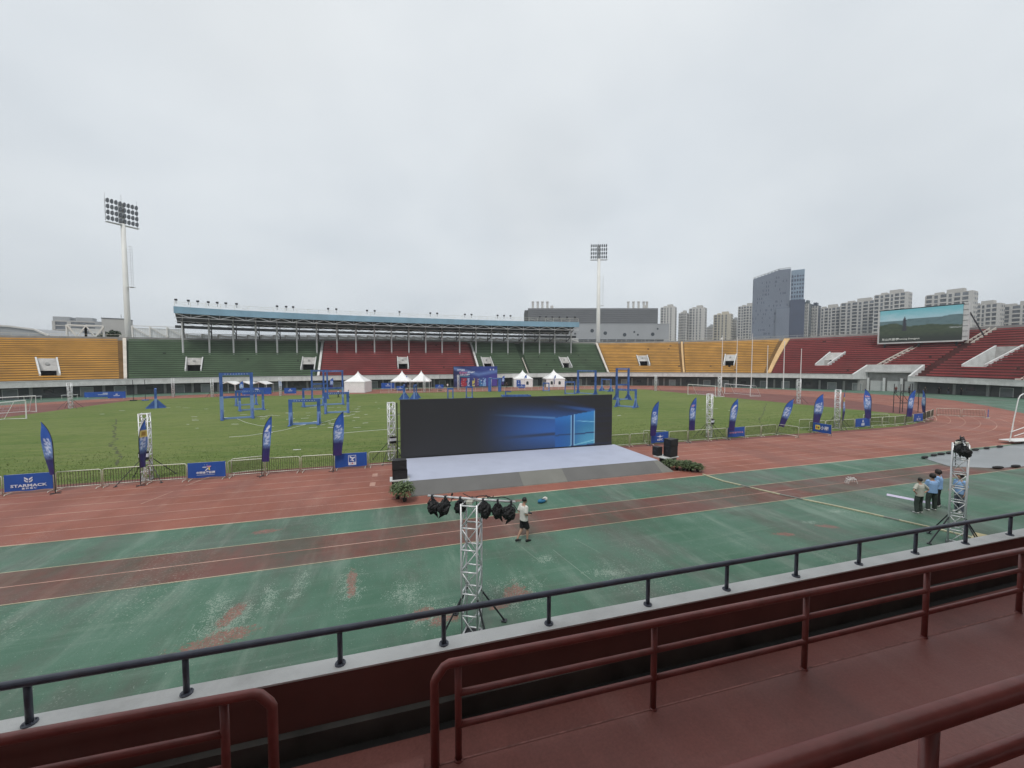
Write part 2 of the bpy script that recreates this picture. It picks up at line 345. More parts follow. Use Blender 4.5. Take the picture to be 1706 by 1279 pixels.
m_glassw = M('dark_window_glass', (.035, .045, .055), .12, .3, .3, spec=.6)
m_print = print_mat('fabric_print')
m_ledscreen = print_mat('led_picture', .45, emit=1.0)
m_stagefloor = M('lavender_stage_carpet', (.40, .43, .53), .85, .05, .8, bump=.1, bscale=60)
m_ramp = M('grey_ramp_carpet', (.135, .134, .13), .85, .08, .8, bump=.1, bscale=60)
m_ramp2 = M('olive_grey_ramp_carpet', (.18, .18, .163), .85, .08, .8, bump=.1, bscale=60)
m_skin = M('skin', (.42, .25, .18), .5, .06, 8)
m_hair = M('black_hair', (.012, .011, .011), .55, .3, 30)
m_leaf = M('pot_plant_leaf', (.070, .115, .045), .45, .45, 9, tint=(.14, .19, .09))
m_pot = M('dark_plastic_pot', (.03, .028, .026), .6, .2, 3)
# ------------------------------------------------------------------ ground, track, turf
def sheet(name, poly, z, mat):
    mb = MB(); mb.face([(x, y, z) for x, y in poly]); return structure(obj(name, mb, mat))
mb = MB(); mb.face([(-3000, -3000, -.02), (3000, -3000, -.02), (3000, 3000, -.02), (-3000, 3000, -.02)]); structure(obj('ground', mb, m_outer))
CX, CY = 10.0, 66.0
def stadium(hx, R, n=40, cx=CX):
    P = [(cx+hx+R*cos(a), CY+R*sin(a)) for a in [-pi/2+pi*k/n for k in range(n+1)]]
    return P+[(cx-hx+R*cos(a), CY+R*sin(a)) for a in [pi/2+pi*k/n for k in range(n+1)]]
sheet('green_apron', [(-106, 4.6), (130, 4.2), (132, 40), (134, 64), (126, 88), (112, 106), (95, 118), (75, 125), (48, 128.5), (0, 129), (-40, 127), (-62, 120), (-78, 110), (-92, 95), (-104, 74), (-108, 40)], .0, m_green)
red = [(-75, 20.1), (60, 20.1), (75, 22.3), (86.6, 31), (99, 40.5), (108, 49), (112.5, 58), (112, 72), (107, 88), (99, 104), (88, 114), (72, 119), (40, 120.5), (0, 120.5), (-25, 119), (-42, 113), (-57, 105), (-68, 90), (-77, 70), (-82, 48), (-80, 30)]
sheet('running_track', red, .004, m_track)
sheet('inner_track_area', stadium(42, 37.1), .008, m_dzone)
inner = [(x, y) for x, y in stadium(42, 36.8)]
turf_poly = [(min(70.4, max(-50.4, x)), y) for x, y in stadium(42, 36.3, 60)]
sheet('turf', turf_poly, .012, m_grass)
sheet('long_jump_runway', [(-60, 15.1), (44.5, 15.1), (46, 16.4), (44, 17.55), (-60, 17.55)], .004, m_runup)
def line_strip(name, pts, w, z, mat):
    mb = MB(); pts = [Vector((x, y, z)) for x, y in pts]
    for a, b in zip(pts, pts[1:]):
        d = (b-a).normalized(); o = Vector((-d.y, d.x, 0))*w/2; mb.face([a-o, b-o, b+o, a+o])
    return structure(obj(name, mb, mat))
for k in range(0, 8):
    R = 37.2+1.22*(7-k)+.1
    y = CY-R
    line_strip('lane_line', [(-32, y)]+[(-10+k2*4, y) for k2 in range(16)]+[(52+R*cos(a), CY+R*sin(a)) for a in [-pi/2+pi*j/60 for j in range(61)]]+[(-32, CY+R)]+[(-32+R*cos(a), CY+R*sin(a)) for a in [pi/2+pi*j/60 for j in range(61)]], .05, .010 if k < 7 else .0125, m_line)
line_strip('track_edge_line', [(-75, 20.1), (75, 20.1)], .07, .0085, m_creamline)
for y, mt in ((15.13, m_creamline), (16.35, m_line), (17.52, m_creamline)):
    line_strip('runway_line', [(-60+4*i, y) for i in range(27)], .05, .0085, mt)
for (x, y) in ((-1.35, 26.0), (-1.4, 24.0)): sheet('lane_number_box', [(x, y), (x+.32, y), (x+.32, y+.75), (x, y+.75)], .0095, m_line)
line_strip('relay_mark', [(-12.4, 24.3), (-11.9, 26.2)], .08, .0146, m_line); line_strip('relay_mark', [(-11.75, 27.3), (-11.2, 29.0)], .10, .0146, m_line)
for a, b in (((7.6, 12.2), (7.0, 14.2)), ((5.0, 12.9), (4.7, 14.2)), ((6.2, 11.2), (5.8, 13.6))):
    line_strip('faded_mark', [a, b], .03, .0045, m_fade)
# faint white remains of field markings and tape on the turf
rnd = random.Random(3); mb = MB()
def scrap(x, y, l, w, a):
    u = Vector((cos(a), sin(a), 0))*l/2; v = Vector((-sin(a), cos(a), 0))*w/2; c = Vector((x, y, .02+rnd.random()*.01))
    mb.face([c-u-v, c+u-v, c+u+v, c-u+v])
for cx_, cy_, n_, sx, sy in ((-6, 56, 26, 3.5, 9), (-18, 60, 16, 4, 3), (-8, 62, 10, 3, 2.5), (-21, 66, 10, 6, 6), (-2, 70, 12, 5, 6), (-30, 80, 8, 10, 6), (45, 60, 6, 8, 6)):
    for i in range(n_): scrap(rnd.gauss(cx_, sx), rnd.gauss(cy_, sy), rnd.uniform(.25, 1.1), rnd.uniform(.10, .22), rnd.uniform(-.5, .5))
o = stuff(obj('white_tape_scraps', mb, m_white)); tag(o, 'scattered white tape scraps lying across the turf among the blue gates', 'tape')
# wheel-worn dark tracks in the turf
m_soil = M('dark_wet_soil', (.060, .068, .028), .9, .3, 2)
def wander(pts, w, seed):
    r = random.Random(seed); out = []
    for a, b in zip(pts, pts[1:]):
        n_ = 9
        for i in range(n_): t = i/n_; out.append((lerp(a[0], b[0], t)+r.uniform(-.22, .22), lerp(a[1], b[1], t)))
    mbs = MB()
    for p, q in zip(out, out[1:]):
        w1 = w*r.uniform(.2, 1.1); mbs.face([(p[0]-w1, p[1], .016), (q[0]-w1*.8, q[1], .016), (q[0]+w1*.8, q[1], .016), (p[0]+w1, p[1], .016)])
    structure(obj('turf_crack', mbs, m_soil))
wander([(-35.4, 64.8), (-29.6, 53.9), (-25.7, 47.1), (-24.1, 43.4), (-21.3, 39.1), (-18.3, 33.7)], .13, 5); wander([(66, 55), (51, 43), (45, 38.4), (40.3, 33.8), (36.5, 30.9)], .13, 8)

# grass blades along the near edge of the turf
mb = MB(); r = random.Random(11)
for i in range(34000):
    x = r.uniform(-38, 66); y = 29.85+abs(r.gauss(0, 1))*5.5
    if x > 40 and y < 31: continue
    h = r.uniform(.03, .085); w = .012+h*.16; a = r.uniform(0, pi); lx, ly = r.uniform(-.03, .03), r.uniform(-.03, .03)
    dx, dy = cos(a)*w, sin(a)*w
    n0 = len(mb.v); mb.v += [(x-dx, y-dy, .012), (x+dx, y+dy, .012), (x+lx, y+ly, .012+h)]; mb.f.append((n0, n0+1, n0+2)); mb.mi.append(0)
o = stuff(obj('grass_blades', mb, m_blade)); tag(o, 'short grass blades along the near edge of the turf', 'grass')

# ------------------------------------------------------------------ the stadium bowl
CP = [(-98, 60), (-93, 78), (-84, 94), (-73, 106), (-58, 115.5), (-40, 121.5), (-12, 124.5), (20, 125), (48, 123.5), (72, 119), (92, 110), (108, 97), (119, 82), (125.5, 66), (127, 49), (123.5, 32), (114, 15), (102, 2)]
def build_curve():
    P = [Vector(p) for p in CP]; P = [2*P[0]-P[1]]+P+[2*P[-1]-P[-2]]; out = []
    for i in range(1, len(P)-2):
        for k in range(24):
            t = k/24
            out.append(.5*((2*P[i])+(-P[i-1]+P[i+1])*t+(2*P[i-1]-5*P[i]+4*P[i+1]-P[i+2])*t*t+(-P[i-1]+3*P[i]-3*P[i+1]+P[i+2])*t**3))
    out.append(P[-2]); s = [0]
    for a, b in zip(out, out[1:]): s.append(s[-1]+(b-a).length)
    return s, out
CS, CV = build_curve()
from bisect import bisect_right
def cpt(s):
    s = max(0, min(CS[-1]-1e-6, s)); i = bisect_right(CS, s)-1; t = (s-CS[i])/(CS[i+1]-CS[i]); return CV[i].lerp(CV[i+1], t)
def cn_(s):
    t = (cpt(s+1.5)-cpt(s-1.5)).normalized(); return Vector((-t.y, t.x))
def interp(x, T):
    if x <= T[0][0]: return T[0][1]
    for (a, u), (b, v) in zip(T, T[1:]):
        if x <= b: return u+(v-u)*(x-a)/(b-a)
    return T[-1][1]
SKEW = [(215, 0), (251, .18), (262, .45), (272.2, .58), (280, .36), (284, .30), (292, .36), (300, .34)]
def sp(s, d, z):      # rows climb a little aslant at the right end
    s = s+interp(s, SKEW)*max(0, d-.5); p = cpt(s)+cn_(s)*d; return Vector((p.x, p.y, z))
def zf(s): return interp(s, [(50, 3.65), (110, 3.88), (150, 4.0), (200, 4.4), (270, 4.45), (300, 3.8), (340, 3.6)])
def zb(s): return interp(s, [(52, 13.5), (69, 14.3), (90, 14.8), (128, 15.8), (205, 15.8), (246, 16.1), (280, 16.6), (340, 16.6)])
def zlow(s): return zf(s)-1.22
NR = 20
def row_z(s, i): return zf(s)-.35+(zb(s)-zf(s)+.35)*i/NR
def row_d(i): return .55+1.0*i
SEC = [(30, 68.75, 'yellow', 'yellow seat block left of the green block'), (68.75, 109.75, 'green', 'green seat block under the left half of the roof'), (109.75, 158, 'red', 'dark red seat block under the middle of the roof'),
       (158, 202.5, 'green', 'green seat block under the right end of the roof'), (202.5, 227.25, 'yellow', 'yellow seat block beside the right floodlight mast'), (227.25, 251.25, 'yellow', 'yellow seat block behind the white flagpoles'), (251.25, 345, 'red', 'dark red seat block round the big screen')]
PORT = [(56.2, 58.9, 3, 10), (79.4, 82.4, 4, 10), (105, 108.5, 4, 10), (132.2, 135.4, 4, 10), (160, 163.3, 4, 10), (187.6, 190.7, 4, 10), (213.9, 217.1, 5, 11), (238.7, 241.5, 5, 11), (260.4, 262.9, 5, 11), (288.0, 291.2, 5, 12)]
TUN = (271.25, 282.0, 4)
seatcol = {'yellow': (.60, .325, .070), 'green': (.092, .148, .080), 'red': (.265, .045, .045)}
m_seat = {k: M(k+'_seat_plastic', v, .5, .24, .22, dirt=.3 if k != 'yellow' else .18) for k, v in seatcol.items()}
m_tread = {'yellow': M('yellow_painted_terrace', (.25, .15, .06), .85, .25, .4, dirt=.3), 'green': M('green_painted_terrace', (.045, .07, .042), .85, .25, .4, dirt=.3), 'red': M('red_painted_terrace', (.10, .030, .028), .85, .25, .4, dirt=.3)}
stand = thing('stadium_stand', 'far concrete stadium stand with yellow, green and dark red seat blocks curving round the field', 'grandstand')
def breaks(a, b, extra):
    S = [a, b]+[x for x in extra if a < x < b]; k = math.ceil(a/3.0)*3.0
    while k < b:
        if min(abs(k-x) for x in S) > .5: S.append(k)
        k += 3.0
    return sorted(S)
def blocked(s, i):
    for a, b, r0, r1 in PORT:
        if a < s < b and r0 <= i < r1: return True
    return TUN[0] < s < TUN[1] and i < TUN[2]
EX = [x for p in PORT for x in p[:2]]+[TUN[0], TUN[1]]
for s0, s1, colr, lab in SEC:
    S = breaks(s0, s1, EX); mb = MB()
    for i in range(NR):
        for a, b in zip(S, S[1:]):
            m_ = (a+b)/2
            if blocked(m_, i): continue
            zl = (lambda s: row_z(s, i-1)) if i and not blocked(m_, i-1) else (lambda s: row_z(s, i)-.62)
            mb.face([sp(a, row_d(i), zl(a)), sp(b, row_d(i), zl(b)), sp(b, row_d(i), row_z(b, i)), sp(a, row_d(i), row_z(a, i))])
            mb.face([sp(a, row_d(i), row_z(a, i)), sp(b, row_d(i), row_z(b, i)), sp(b, row_d(i+1), row_z(b, i)), sp(a, row_d(i+1), row_z(a, i))])
    tier = obj('seat_block', mb, m_tread[colr], stand); tier['label'] = lab
    mb = MB(); rr = random.Random(int(s0*10))
    for i in range(NR):
        n_ = int((s1-s0-1.4)/.58)
        for k in range(n_):
            s = s0+.9+.58*k
            if blocked(s, i) or blocked(s-.35, i) or blocked(s+.35, i) or rr.random() < .003: continue
            if any(abs(s-q) < .8 for q in (174.5, 272.8, 283.3)): continue
            p = sp(s, row_d(i)+.34, row_z(s, i)); nn = cn_(s+interp(s, SKEW)*row_d(i)); tt = Vector((nn.y, -nn.x, 0)); nv_ = Vector((nn.x, nn.y, 0)); h = .43; w = .288
            pl, pr = sp(s-.288, row_d(i)+.34, row_z(s, i)), sp(s+.288, row_d(i)+.34, row_z(s, i)); up0, up1 = Vector((0, 0, .10)), Vector((0, 0, h))
            A = [pl-nv_*.05+up0, pr-nv_*.05+up0, pr-nv_*.02+up1, pl-nv_*.02+up1]
            B = [q+nv_*.40 for q in A]
            n0 = len(mb.v); mb.v += [tuple(q) for q in A+B]
            for f in ((0, 1, 2, 3), (3, 2, 6, 7), (1, 5, 6, 2), (0, 3, 7, 4)): mb.f.append(tuple(n0+q for q in f)); mb.mi.append(0)
    st_ = stuff(obj('seats', mb, m_seat[colr], tier))
# front parapet band (interrupted at the tunnel), soffit, undercroft wall
def ribbon(mb, S, prof):        # prof(s) -> list of (d, z), closed ring extruded along s
    rings = [[sp(s, d, z) for d, z in prof(s)] for s in S]; m_ = len(rings[0])
    for A, B in zip(rings, rings[1:]):
        for k in range(m_): k2 = (k+1) % m_; mb.face([A[k], B[k], B[k2], A[k2]])
    mb.face(rings[0]); mb.face(rings[-1][::-1])
def srange(a, b, st=2.5):
    n_ = max(1, int((b-a)/st)); return [a+(b-a)*k/n_ for k in range(n_+1)]
for a, b in ((0.5, TUN[0]-.05), (TUN[1]+.05, 352)):
    mb = MB(); ribbon(mb, srange(a, b), lambda s: [(-.12, zlow(s)), (.3, zlow(s)), (.3, zf(s)), (-.12, zf(s))]); obj('front_parapet', mb, m_conc, stand)
    mb = MB(); ribbon(mb, srange(a, b), lambda s: [(-.2, zf(s)+.002), (.36, zf(s)+.002), (.36, zf(s)+.12), (-.2, zf(s)+.12)]); obj('parapet_coping', mb, m_offwh, stand)
    mb = MB(); ribbon(mb, srange(a, b), lambda s: [(.302, zlow(s)+.05), (2.9, zlow(s)+.05), (2.9, zlow(s)+.3), (.302, zlow(s)+.3)]); obj('soffit', mb, m_conc2, stand)
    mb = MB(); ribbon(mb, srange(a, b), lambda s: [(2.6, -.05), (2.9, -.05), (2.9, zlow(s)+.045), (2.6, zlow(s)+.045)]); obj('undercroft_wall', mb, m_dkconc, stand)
def on_stand(me, name, s, d, z, parent=stand):
    n_ = cn_(s); p = sp(s, d, z); return place(me, name, parent, p, (0, 0, math.atan2(n_.y, n_.x)-pi/2))     # local +y = outward
pier = MB().box((0, 0, 1.3), (.5, .35, 2.6)).mesh('pier', m_conc2)
doorm = MB().box((0, 0, 1.0), (1.9, .08, 2.0)).mesh('door', M('grey_door_paint', (.24, .26, .26), .6, .15, 1, each=.3))
frm = MB().box((0, 0, 2.03), (2.1, .12, .08)).box((-1.0, 0, 1.0), (.08, .12, 2.0)).box((1.0, 0, 1.0), (.08, .12, 2.0)).mesh('door_frame', m_conc)
winm = MB().box((0, 0, 1.5), (1.5, .08, .8)).mesh('window', m_glassw)
k = 34; i = 0
while k < 335:
    if not TUN[0]-2 < k < TUN[1]+2:
        on_stand(pier, 'pier', k, 2.42, 0)
        if i % 3 != 1:
            dd = on_stand(doorm, 'door', k+2.6, 2.56, 0); place(frm, 'door_frame', dd)
        else: on_stand(winm, 'window', k+2.4, 2.56, 0)
    k += 5.2; i += 1
# rear rim wall, outer wall
mb = MB(); ribbon(mb, srange(20, 352), lambda s: [(row_d(NR), zb(s)-2.0), (row_d(NR)+.35, zb(s)-2.0), (row_d(NR)+.35, zb(s)+.45), (row_d(NR), zb(s)+.45)]); obj('rim_wall', mb, m_conc2, stand)
mb = MB(); ribbon(mb, srange(20, 352, 4), lambda s: [(22.2, -.1), (22.6, -.1), (22.6, zb(s)-.2), (22.2, zb(s)-.2)]); obj('outer_wall', mb, m_conc2, stand)
mb = MB(); ribbon(mb, srange(20, 352, 4), lambda s: [(20.95, zb(s)-.4), (22.195, zb(s)-.4), (22.195, zb(s)-.2), (20.95, zb(s)-.2)]); obj('rim_walkway', mb, m_conc2, stand)
mb = MB()
for s in srange(40, 345, 2.0): mb.tube(sp(s, 20.8, zb(s)+.45), sp(s, 20.8, zb(s)+1.05), .035, 5, cap=False)
mb.path([sp(s, 20.8, zb(s)+1.05) for s in srange(40, 345, 2.0)], .035, 5); stuff(obj('rim_railing', mb, m_steel, stand))
# divider walls between blocks, stair aisles
def slope_wall(s, w, h, i0, i1, name, mat, s_top=None):
    mb = MB(); pr = []
    for i in range(i0, i1+1):
        ss = s if s_top is None else lerp(s, s_top, (i-i0)/(i1-i0)); pr.append((ss, row_d(i), row_z(ss, max(0, i-1))))
    for (sa, da, za), (sb, db, zb_) in zip(pr, pr[1:]):
        A = [sp(sa-w/2, da, za-.3), sp(sa+w/2, da, za-.3), sp(sa+w/2, da, za+h), sp(sa-w/2, da, za+h)]; B = [sp(sb-w/2, db, zb_-.3), sp(sb+w/2, db, zb_-.3), sp(sb+w/2, db, zb_+h), sp(sb-w/2, db, zb_+h)]
        for k in range(4): k2 = (k+1) % 4; mb.face([A[k], A[k2], B[k2], B[k]])
    mb.face([sp(pr[0][0]-w/2, pr[0][1], pr[0][2]-.3), sp(pr[0][0]+w/2, pr[0][1], pr[0][2]-.3), sp(pr[0][0]+w/2, pr[0][1], pr[0][2]+h), sp(pr[0][0]-w/2, pr[0][1], pr[0][2]+h)])
    return obj(name, mb, mat, stand)
m_div = M('cream_divider_paint', (.55, .50, .44), .7, .1, .7, dirt=.3); m_divy = M('ochre_divider_paint', (.55, .36, .17), .7, .1, .7, dirt=.2)
for s, w, mt in ((68.75, .55, m_div), (109.75, .6, m_conc), (158, .6, m_conc), (202.5, .6, m_div), (227.25, .5, m_divy), (251.25, .9, m_divy)): slope_wall(s, w, .75, 0, NR, 'divider_wall', mt)
slope_wall(174.5, .25, .55, 0, 10, 'divider_wall', m_div)
for s, i0, i1 in ((272.2, 4, 13), (273.4, 4, 13), (282.8, 14, 20), (283.9, 14, 20), (299.3, 0, 5), (300.5, 0, 5)): slope_wall(s, .14, .8, i0, i1, 'stair_rail', m_div)
# entrance portals
for a, b, r0, r1 in PORT:
    z0 = row_z((a+b)/2, r0)-.25; big = r1-r0 > 6; m_ = (a+b)/2; dl, dh = row_d(r0), row_d(r1); zt = row_z(m_, r1)+.1
    mb = MB(); oh = 1.75 if not big else 1.2; c1, c2 = a+.25, b-.25
    if a > 260: c1, c2 = a+(b-a)*.42, a+(b-a)*.72
    dw = dh-2.6 if a < 270 else dh-.2      # back wall stands forward where the doorway is
    mb.face([sp(a, dw, z0+oh), sp(b, dw, z0+oh), sp(b, dh, zt), sp(a, dh, zt)])
    mb.face([sp(a, dw, z0), sp(c1, dw, z0), sp(c1, dw, z0+oh), sp(a, dw, z0+oh)]); mb.face([sp(c2, dw, z0), sp(b, dw, z0), sp(b, dw, z0+oh), sp(c2, dw, z0+oh)])
    mb.face([sp(a, dl, z0), sp(b, dl, z0), sp(b, dw, z0), sp(a, dw, z0)])
    po = obj('entrance_portal', mb, m_stain, stand)
    for s in (a, b):
        mbs = MB(); w = .24
        P0 = [sp(s-w/2, dl-.3, z0-.2), sp(s-w/2, dh+.1, z0-.2), sp(s-w/2, dh+.1, zt+.3), sp(s-w/2, dl-.3, row_z(s, r0)+.35)]; P1 = [sp(s+w/2, dl-.3, z0-.2), sp(s+w/2, dh+.1, z0-.2), sp(s+w/2, dh+.1, zt+.3), sp(s+w/2, dl-.3, row_z(s, r0)+.35)]
        mbs.face(P0); mbs.face(P1[::-1])
        for k in range(4): k2 = (k+1) % 4; mbs.face([P0[k], P1[k], P1[k2], P0[k2]])
        obj('side_wall', mbs, m_offwh, po)
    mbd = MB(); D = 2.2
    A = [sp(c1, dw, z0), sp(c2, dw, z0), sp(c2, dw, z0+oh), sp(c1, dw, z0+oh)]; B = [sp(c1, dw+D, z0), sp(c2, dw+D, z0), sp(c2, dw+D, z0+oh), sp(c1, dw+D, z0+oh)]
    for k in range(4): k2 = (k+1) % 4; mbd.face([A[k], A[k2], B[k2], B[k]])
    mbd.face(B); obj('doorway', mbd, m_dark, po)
    if a < 260:
        em = MB(); n_ = cn_(m_); c = sp(m_, lerp(dw, dh, .5)-.1, lerp(z0+oh, zt, .55)); em.tube(c, c-Vector((n_.x, n_.y, -.6))*.12, .34, 12); obj('round_emblem', em, m_conc2, po)
# the vehicle tunnel with raised parapet and shutters
t0, t1, tr = TUN; tun = thing('tunnel_gate', 'white vehicle tunnel with roller shutters cut into the dark red seats at right', 'gateway')
zt = row_z(276, tr); dT = row_d(tr)
mb = MB(); ribbon(mb, srange(t0, t1), lambda s: [(dT-.3, zt-1.0), (dT+.15, zt-1.0), (dT+.15, zt+.75), (dT-.3, zt+.75)]); obj('lintel', mb, m_offwh, tun)
mb = MB(); ribbon(mb, srange(t0, t1), lambda s: [(dT-.9, zt-1.35), (dT+.1, zt-1.35), (dT+.1, zt-1.05), (dT-.9, zt-1.05)]); obj('lintel_ledge', mb, m_conc, tun)
mb = MB(); ribbon(mb, srange(t0, t1), lambda s: [(dT+.2, -.05), (dT+.4, -.05), (dT+.4, zt-.9), (dT+.2, zt-.9)]); obj('gate_wall', mb, m_conc2, tun)
for s, sg in ((t0, -1), (t1, 1)):
    mb = MB(); w = .4
    for q in (0,):
        P0 = [sp(s, -.12, zlow(s)), sp(s, dT+.1, zlow(s)), sp(s, dT+.1, zt+.75), sp(s, -.12, zf(s)+.1)]; P1 = [sp(s+sg*w, -.12, zlow(s)), sp(s+sg*w, dT+.1, zlow(s)), sp(s+sg*w, dT+.1, zt+.75), sp(s+sg*w, -.12, zf(s)+.1)]
        mb.face(P0); mb.face(P1[::-1])
        for k in range(4): k2 = (k+1) % 4; mb.face([P0[k], P1[k], P1[k2], P0[k2]])
    obj('wing_wall', mb, m_offwh, tun)
    mb = MB(); ribbon(mb, sorted([s, s+sg*.5]), lambda q: [(2.4, -.05), (dT+.2, -.05), (dT+.2, zlow(q)), (2.4, zlow(q))]); obj('side_wall', mb, m_conc2, tun)
shut = MB()
for k in range(14): shut.box((0, -.02*(k % 2), .12+.2*k), (2.55, .06, .19))
shm = shut.mesh('roller_shutter', M('pale_shutter_paint', (.52, .53, .52), .6, .06, 1, dirt=.25))
for q, s in enumerate((273.0, 276.6, 280.2)):
    n_ = cn_(s); place(shm, 'roller_shutter', tun, sp(s, dT+.02, 0), (0, 0, math.atan2(n_.y, n_.x)-pi/2))
pl = MB().box((0, 0, 1.8), (.5, .5, 3.6)).mesh('pillar', m_offwh)
for s in (271.5, 274.8, 278.4, 281.8):
    n_ = cn_(s); place(pl, 'pillar', tun, sp(s, dT-.25, 0), (0, 0, math.atan2(n_.y, n_.x)-pi/2))

# ------------------------------------------------------------------ canopy roof over the far stand
roof = thing('stand_roof', 'long steel canopy roof with light blue fascia over the far stand', 'roof')
R0, R1 = 77.5, 194.25
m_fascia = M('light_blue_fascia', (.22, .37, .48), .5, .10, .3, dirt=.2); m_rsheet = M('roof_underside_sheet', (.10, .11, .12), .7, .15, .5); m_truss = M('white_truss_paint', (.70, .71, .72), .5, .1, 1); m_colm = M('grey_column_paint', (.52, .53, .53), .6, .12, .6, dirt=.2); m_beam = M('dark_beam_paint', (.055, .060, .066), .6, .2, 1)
RS = srange(R0, R1, 2.2)
mb = MB(); ribbon(mb, RS, lambda s: [(8.9, 20.95), (9.15, 20.95), (9.15, 22.75), (8.9, 22.75)]); obj('fascia', mb, m_fascia, roof)
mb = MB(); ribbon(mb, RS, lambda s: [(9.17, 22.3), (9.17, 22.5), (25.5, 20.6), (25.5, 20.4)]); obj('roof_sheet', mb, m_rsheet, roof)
for nm, prof, mt in (('front_chord', lambda s: [(9.5, 19.85), (9.66, 19.85), (9.66, 20.0), (9.5, 20.0)], m_truss), ('rear_gutter', lambda s: [(25.3, 19.6), (25.8, 19.6), (25.8, 20.38), (25.3, 20.38)], m_beam),
                     ('eaves_beam', lambda s: [(13.4, 17.3), (13.75, 17.3), (13.75, 18.1), (13.4, 18.1)], m_beam), ('purlin', lambda s: [(13.3, 21.4), (13.5, 21.4), (13.5, 21.7), (13.3, 21.7)], m_beam), ('purlin', lambda s: [(18.3, 20.9), (18.5, 20.9), (18.5, 21.1), (18.3, 21.1)], m_beam)):
    mb = MB(); ribbon(mb, RS, prof); obj(nm, mb, mt, roof)
mb = MB(); c = 0; S = srange(R0+.3, R1-.3, 2.75)
for i, (a, b) in enumerate(zip(S, S[1:])):
    u, v = (20.95, 19.95) if i % 2 == 0 else (19.95, 20.95)
    mb.bar(sp(a, 9.58, u), sp(b, 9.58, v), .19)
    if i % 2: mb.bar(sp(a, 9.58, 19.95), sp(a, 9.58, 20.95), .10)
stuff(obj('front_lattice', mb, m_truss, roof))
COLS = [78.75, 83.6, 88.4, 93.3, 98.3, 103.3, 108.6, 114.25, 119.75, 125.25, 130.5, 136.0, 141.5, 147.0, 153.0, 158.75, 164.25, 170.0, 175.5, 181.25, 186.75, 192.5]
for s in COLS:
    mb = MB(); mb.tube(sp(s, 13.2, row_z(s, 12)), sp(s, 13.2, 21.6), .24, 8); obj('column', mb, m_colm, roof)
    mb = MB(); mb.bar(sp(s, 9.2, 22.0), sp(s, 25.3, 20.2), .2); mb.bar(sp(s, 9.6, 19.95), sp(s, 13.2, 19.2), .16); mb.bar(sp(s, 13.2, 19.2), sp(s, 25.3, 19.8), .16)
    T = [(9.6, 19.95, 22.0), (11.4, 19.6, 21.75), (13.2, 19.2, 21.55), (16, 19.3, 21.25), (19, 19.45, 20.9), (22, 19.6, 20.6), (25.3, 19.8, 20.2)]
    for (d1, l1, u1), (d2, l2, u2) in zip(T, T[1:]): mb.bar(sp(s, d1, l1), sp(s, d2, u2), .1)
    mb.bar(sp(s, 13.2, 17.7), sp(s, 20.7, 16.4), .18); mb.bar(sp(s, 20.8, zb(s)+.4), sp(s, 20.8, 20.0), .22)
    obj('roof_truss', mb, m_beam, roof)
mb = MB()
for i, (a, b) in enumerate(zip(COLS, COLS[1:])):
    m_ = (a+b)/2
    mb.bar(sp(a, 13.5, 18.1), sp(m_, 13.5, 19.2), .1); mb.bar(sp(m_, 13.5, 19.2), sp(b, 13.5, 18.1), .1); mb.bar(sp(a, 20.8, 19.4), sp(m_, 20.8, 18.4), .1); mb.bar(sp(m_, 20.8, 18.4), sp(b, 20.8, 19.4), .1)
mb.path([sp(s, 13.5, 19.2) for s in RS], .07, 5); stuff(obj('bracing', mb, m_truss, roof))
# rail and floodlights along the roof edge
mb = MB(); RP = srange(R0+.2, R1-.3, 2.9)
for i, s in enumerate(RP):
    mb.tube(sp(s, 9.05, 22.75), sp(s, 9.05, 24.0), .045, 5, cap=False)
    if i < len(RP)-1 and i % 2 == 0: mb.tube(sp(s, 9.05, 23.95), sp(RP[i+1], 9.05, 22.8), .025, 4, cap=False)
mb.path([sp(s, 9.05, 24.0) for s in RP], .04, 5); mb.path([sp(s, 9.05, 23.4) for s in RP], .025, 4); stuff(obj('roof_railing', mb, m_steel, roof))
lampm = MB().box((0, -.12, .22), (.62, .42, .40), M=Matrix.Rotation(.5, 3, 'X')).mesh('floodlight', m_dkmetal)
arm = MB().tube((0, 0, -.9), (0, 0, .2), .05, 5).mesh('lamp_arm', m_dkmetal)
for s in [78.0, 80.25, 82.0, 84.0, 85.75, 87.5, 89.75, 99.0, 101.25, 103.0, 112.25, 114.5, 123.25, 125.5, 133.0, 142.75, 145.0, 154.25, 156.5, 165.5, 167.75, 170.0, 180.25, 182.5, 184.75, 187.25, 190.0, 192.75]:
    n_ = cn_(s); f = place(lampm, 'floodlight', roof, sp(s, 9.05, 24.3), (0, 0, math.atan2(n_.y, n_.x)-pi/2)); place(arm, 'lamp_arm', f)
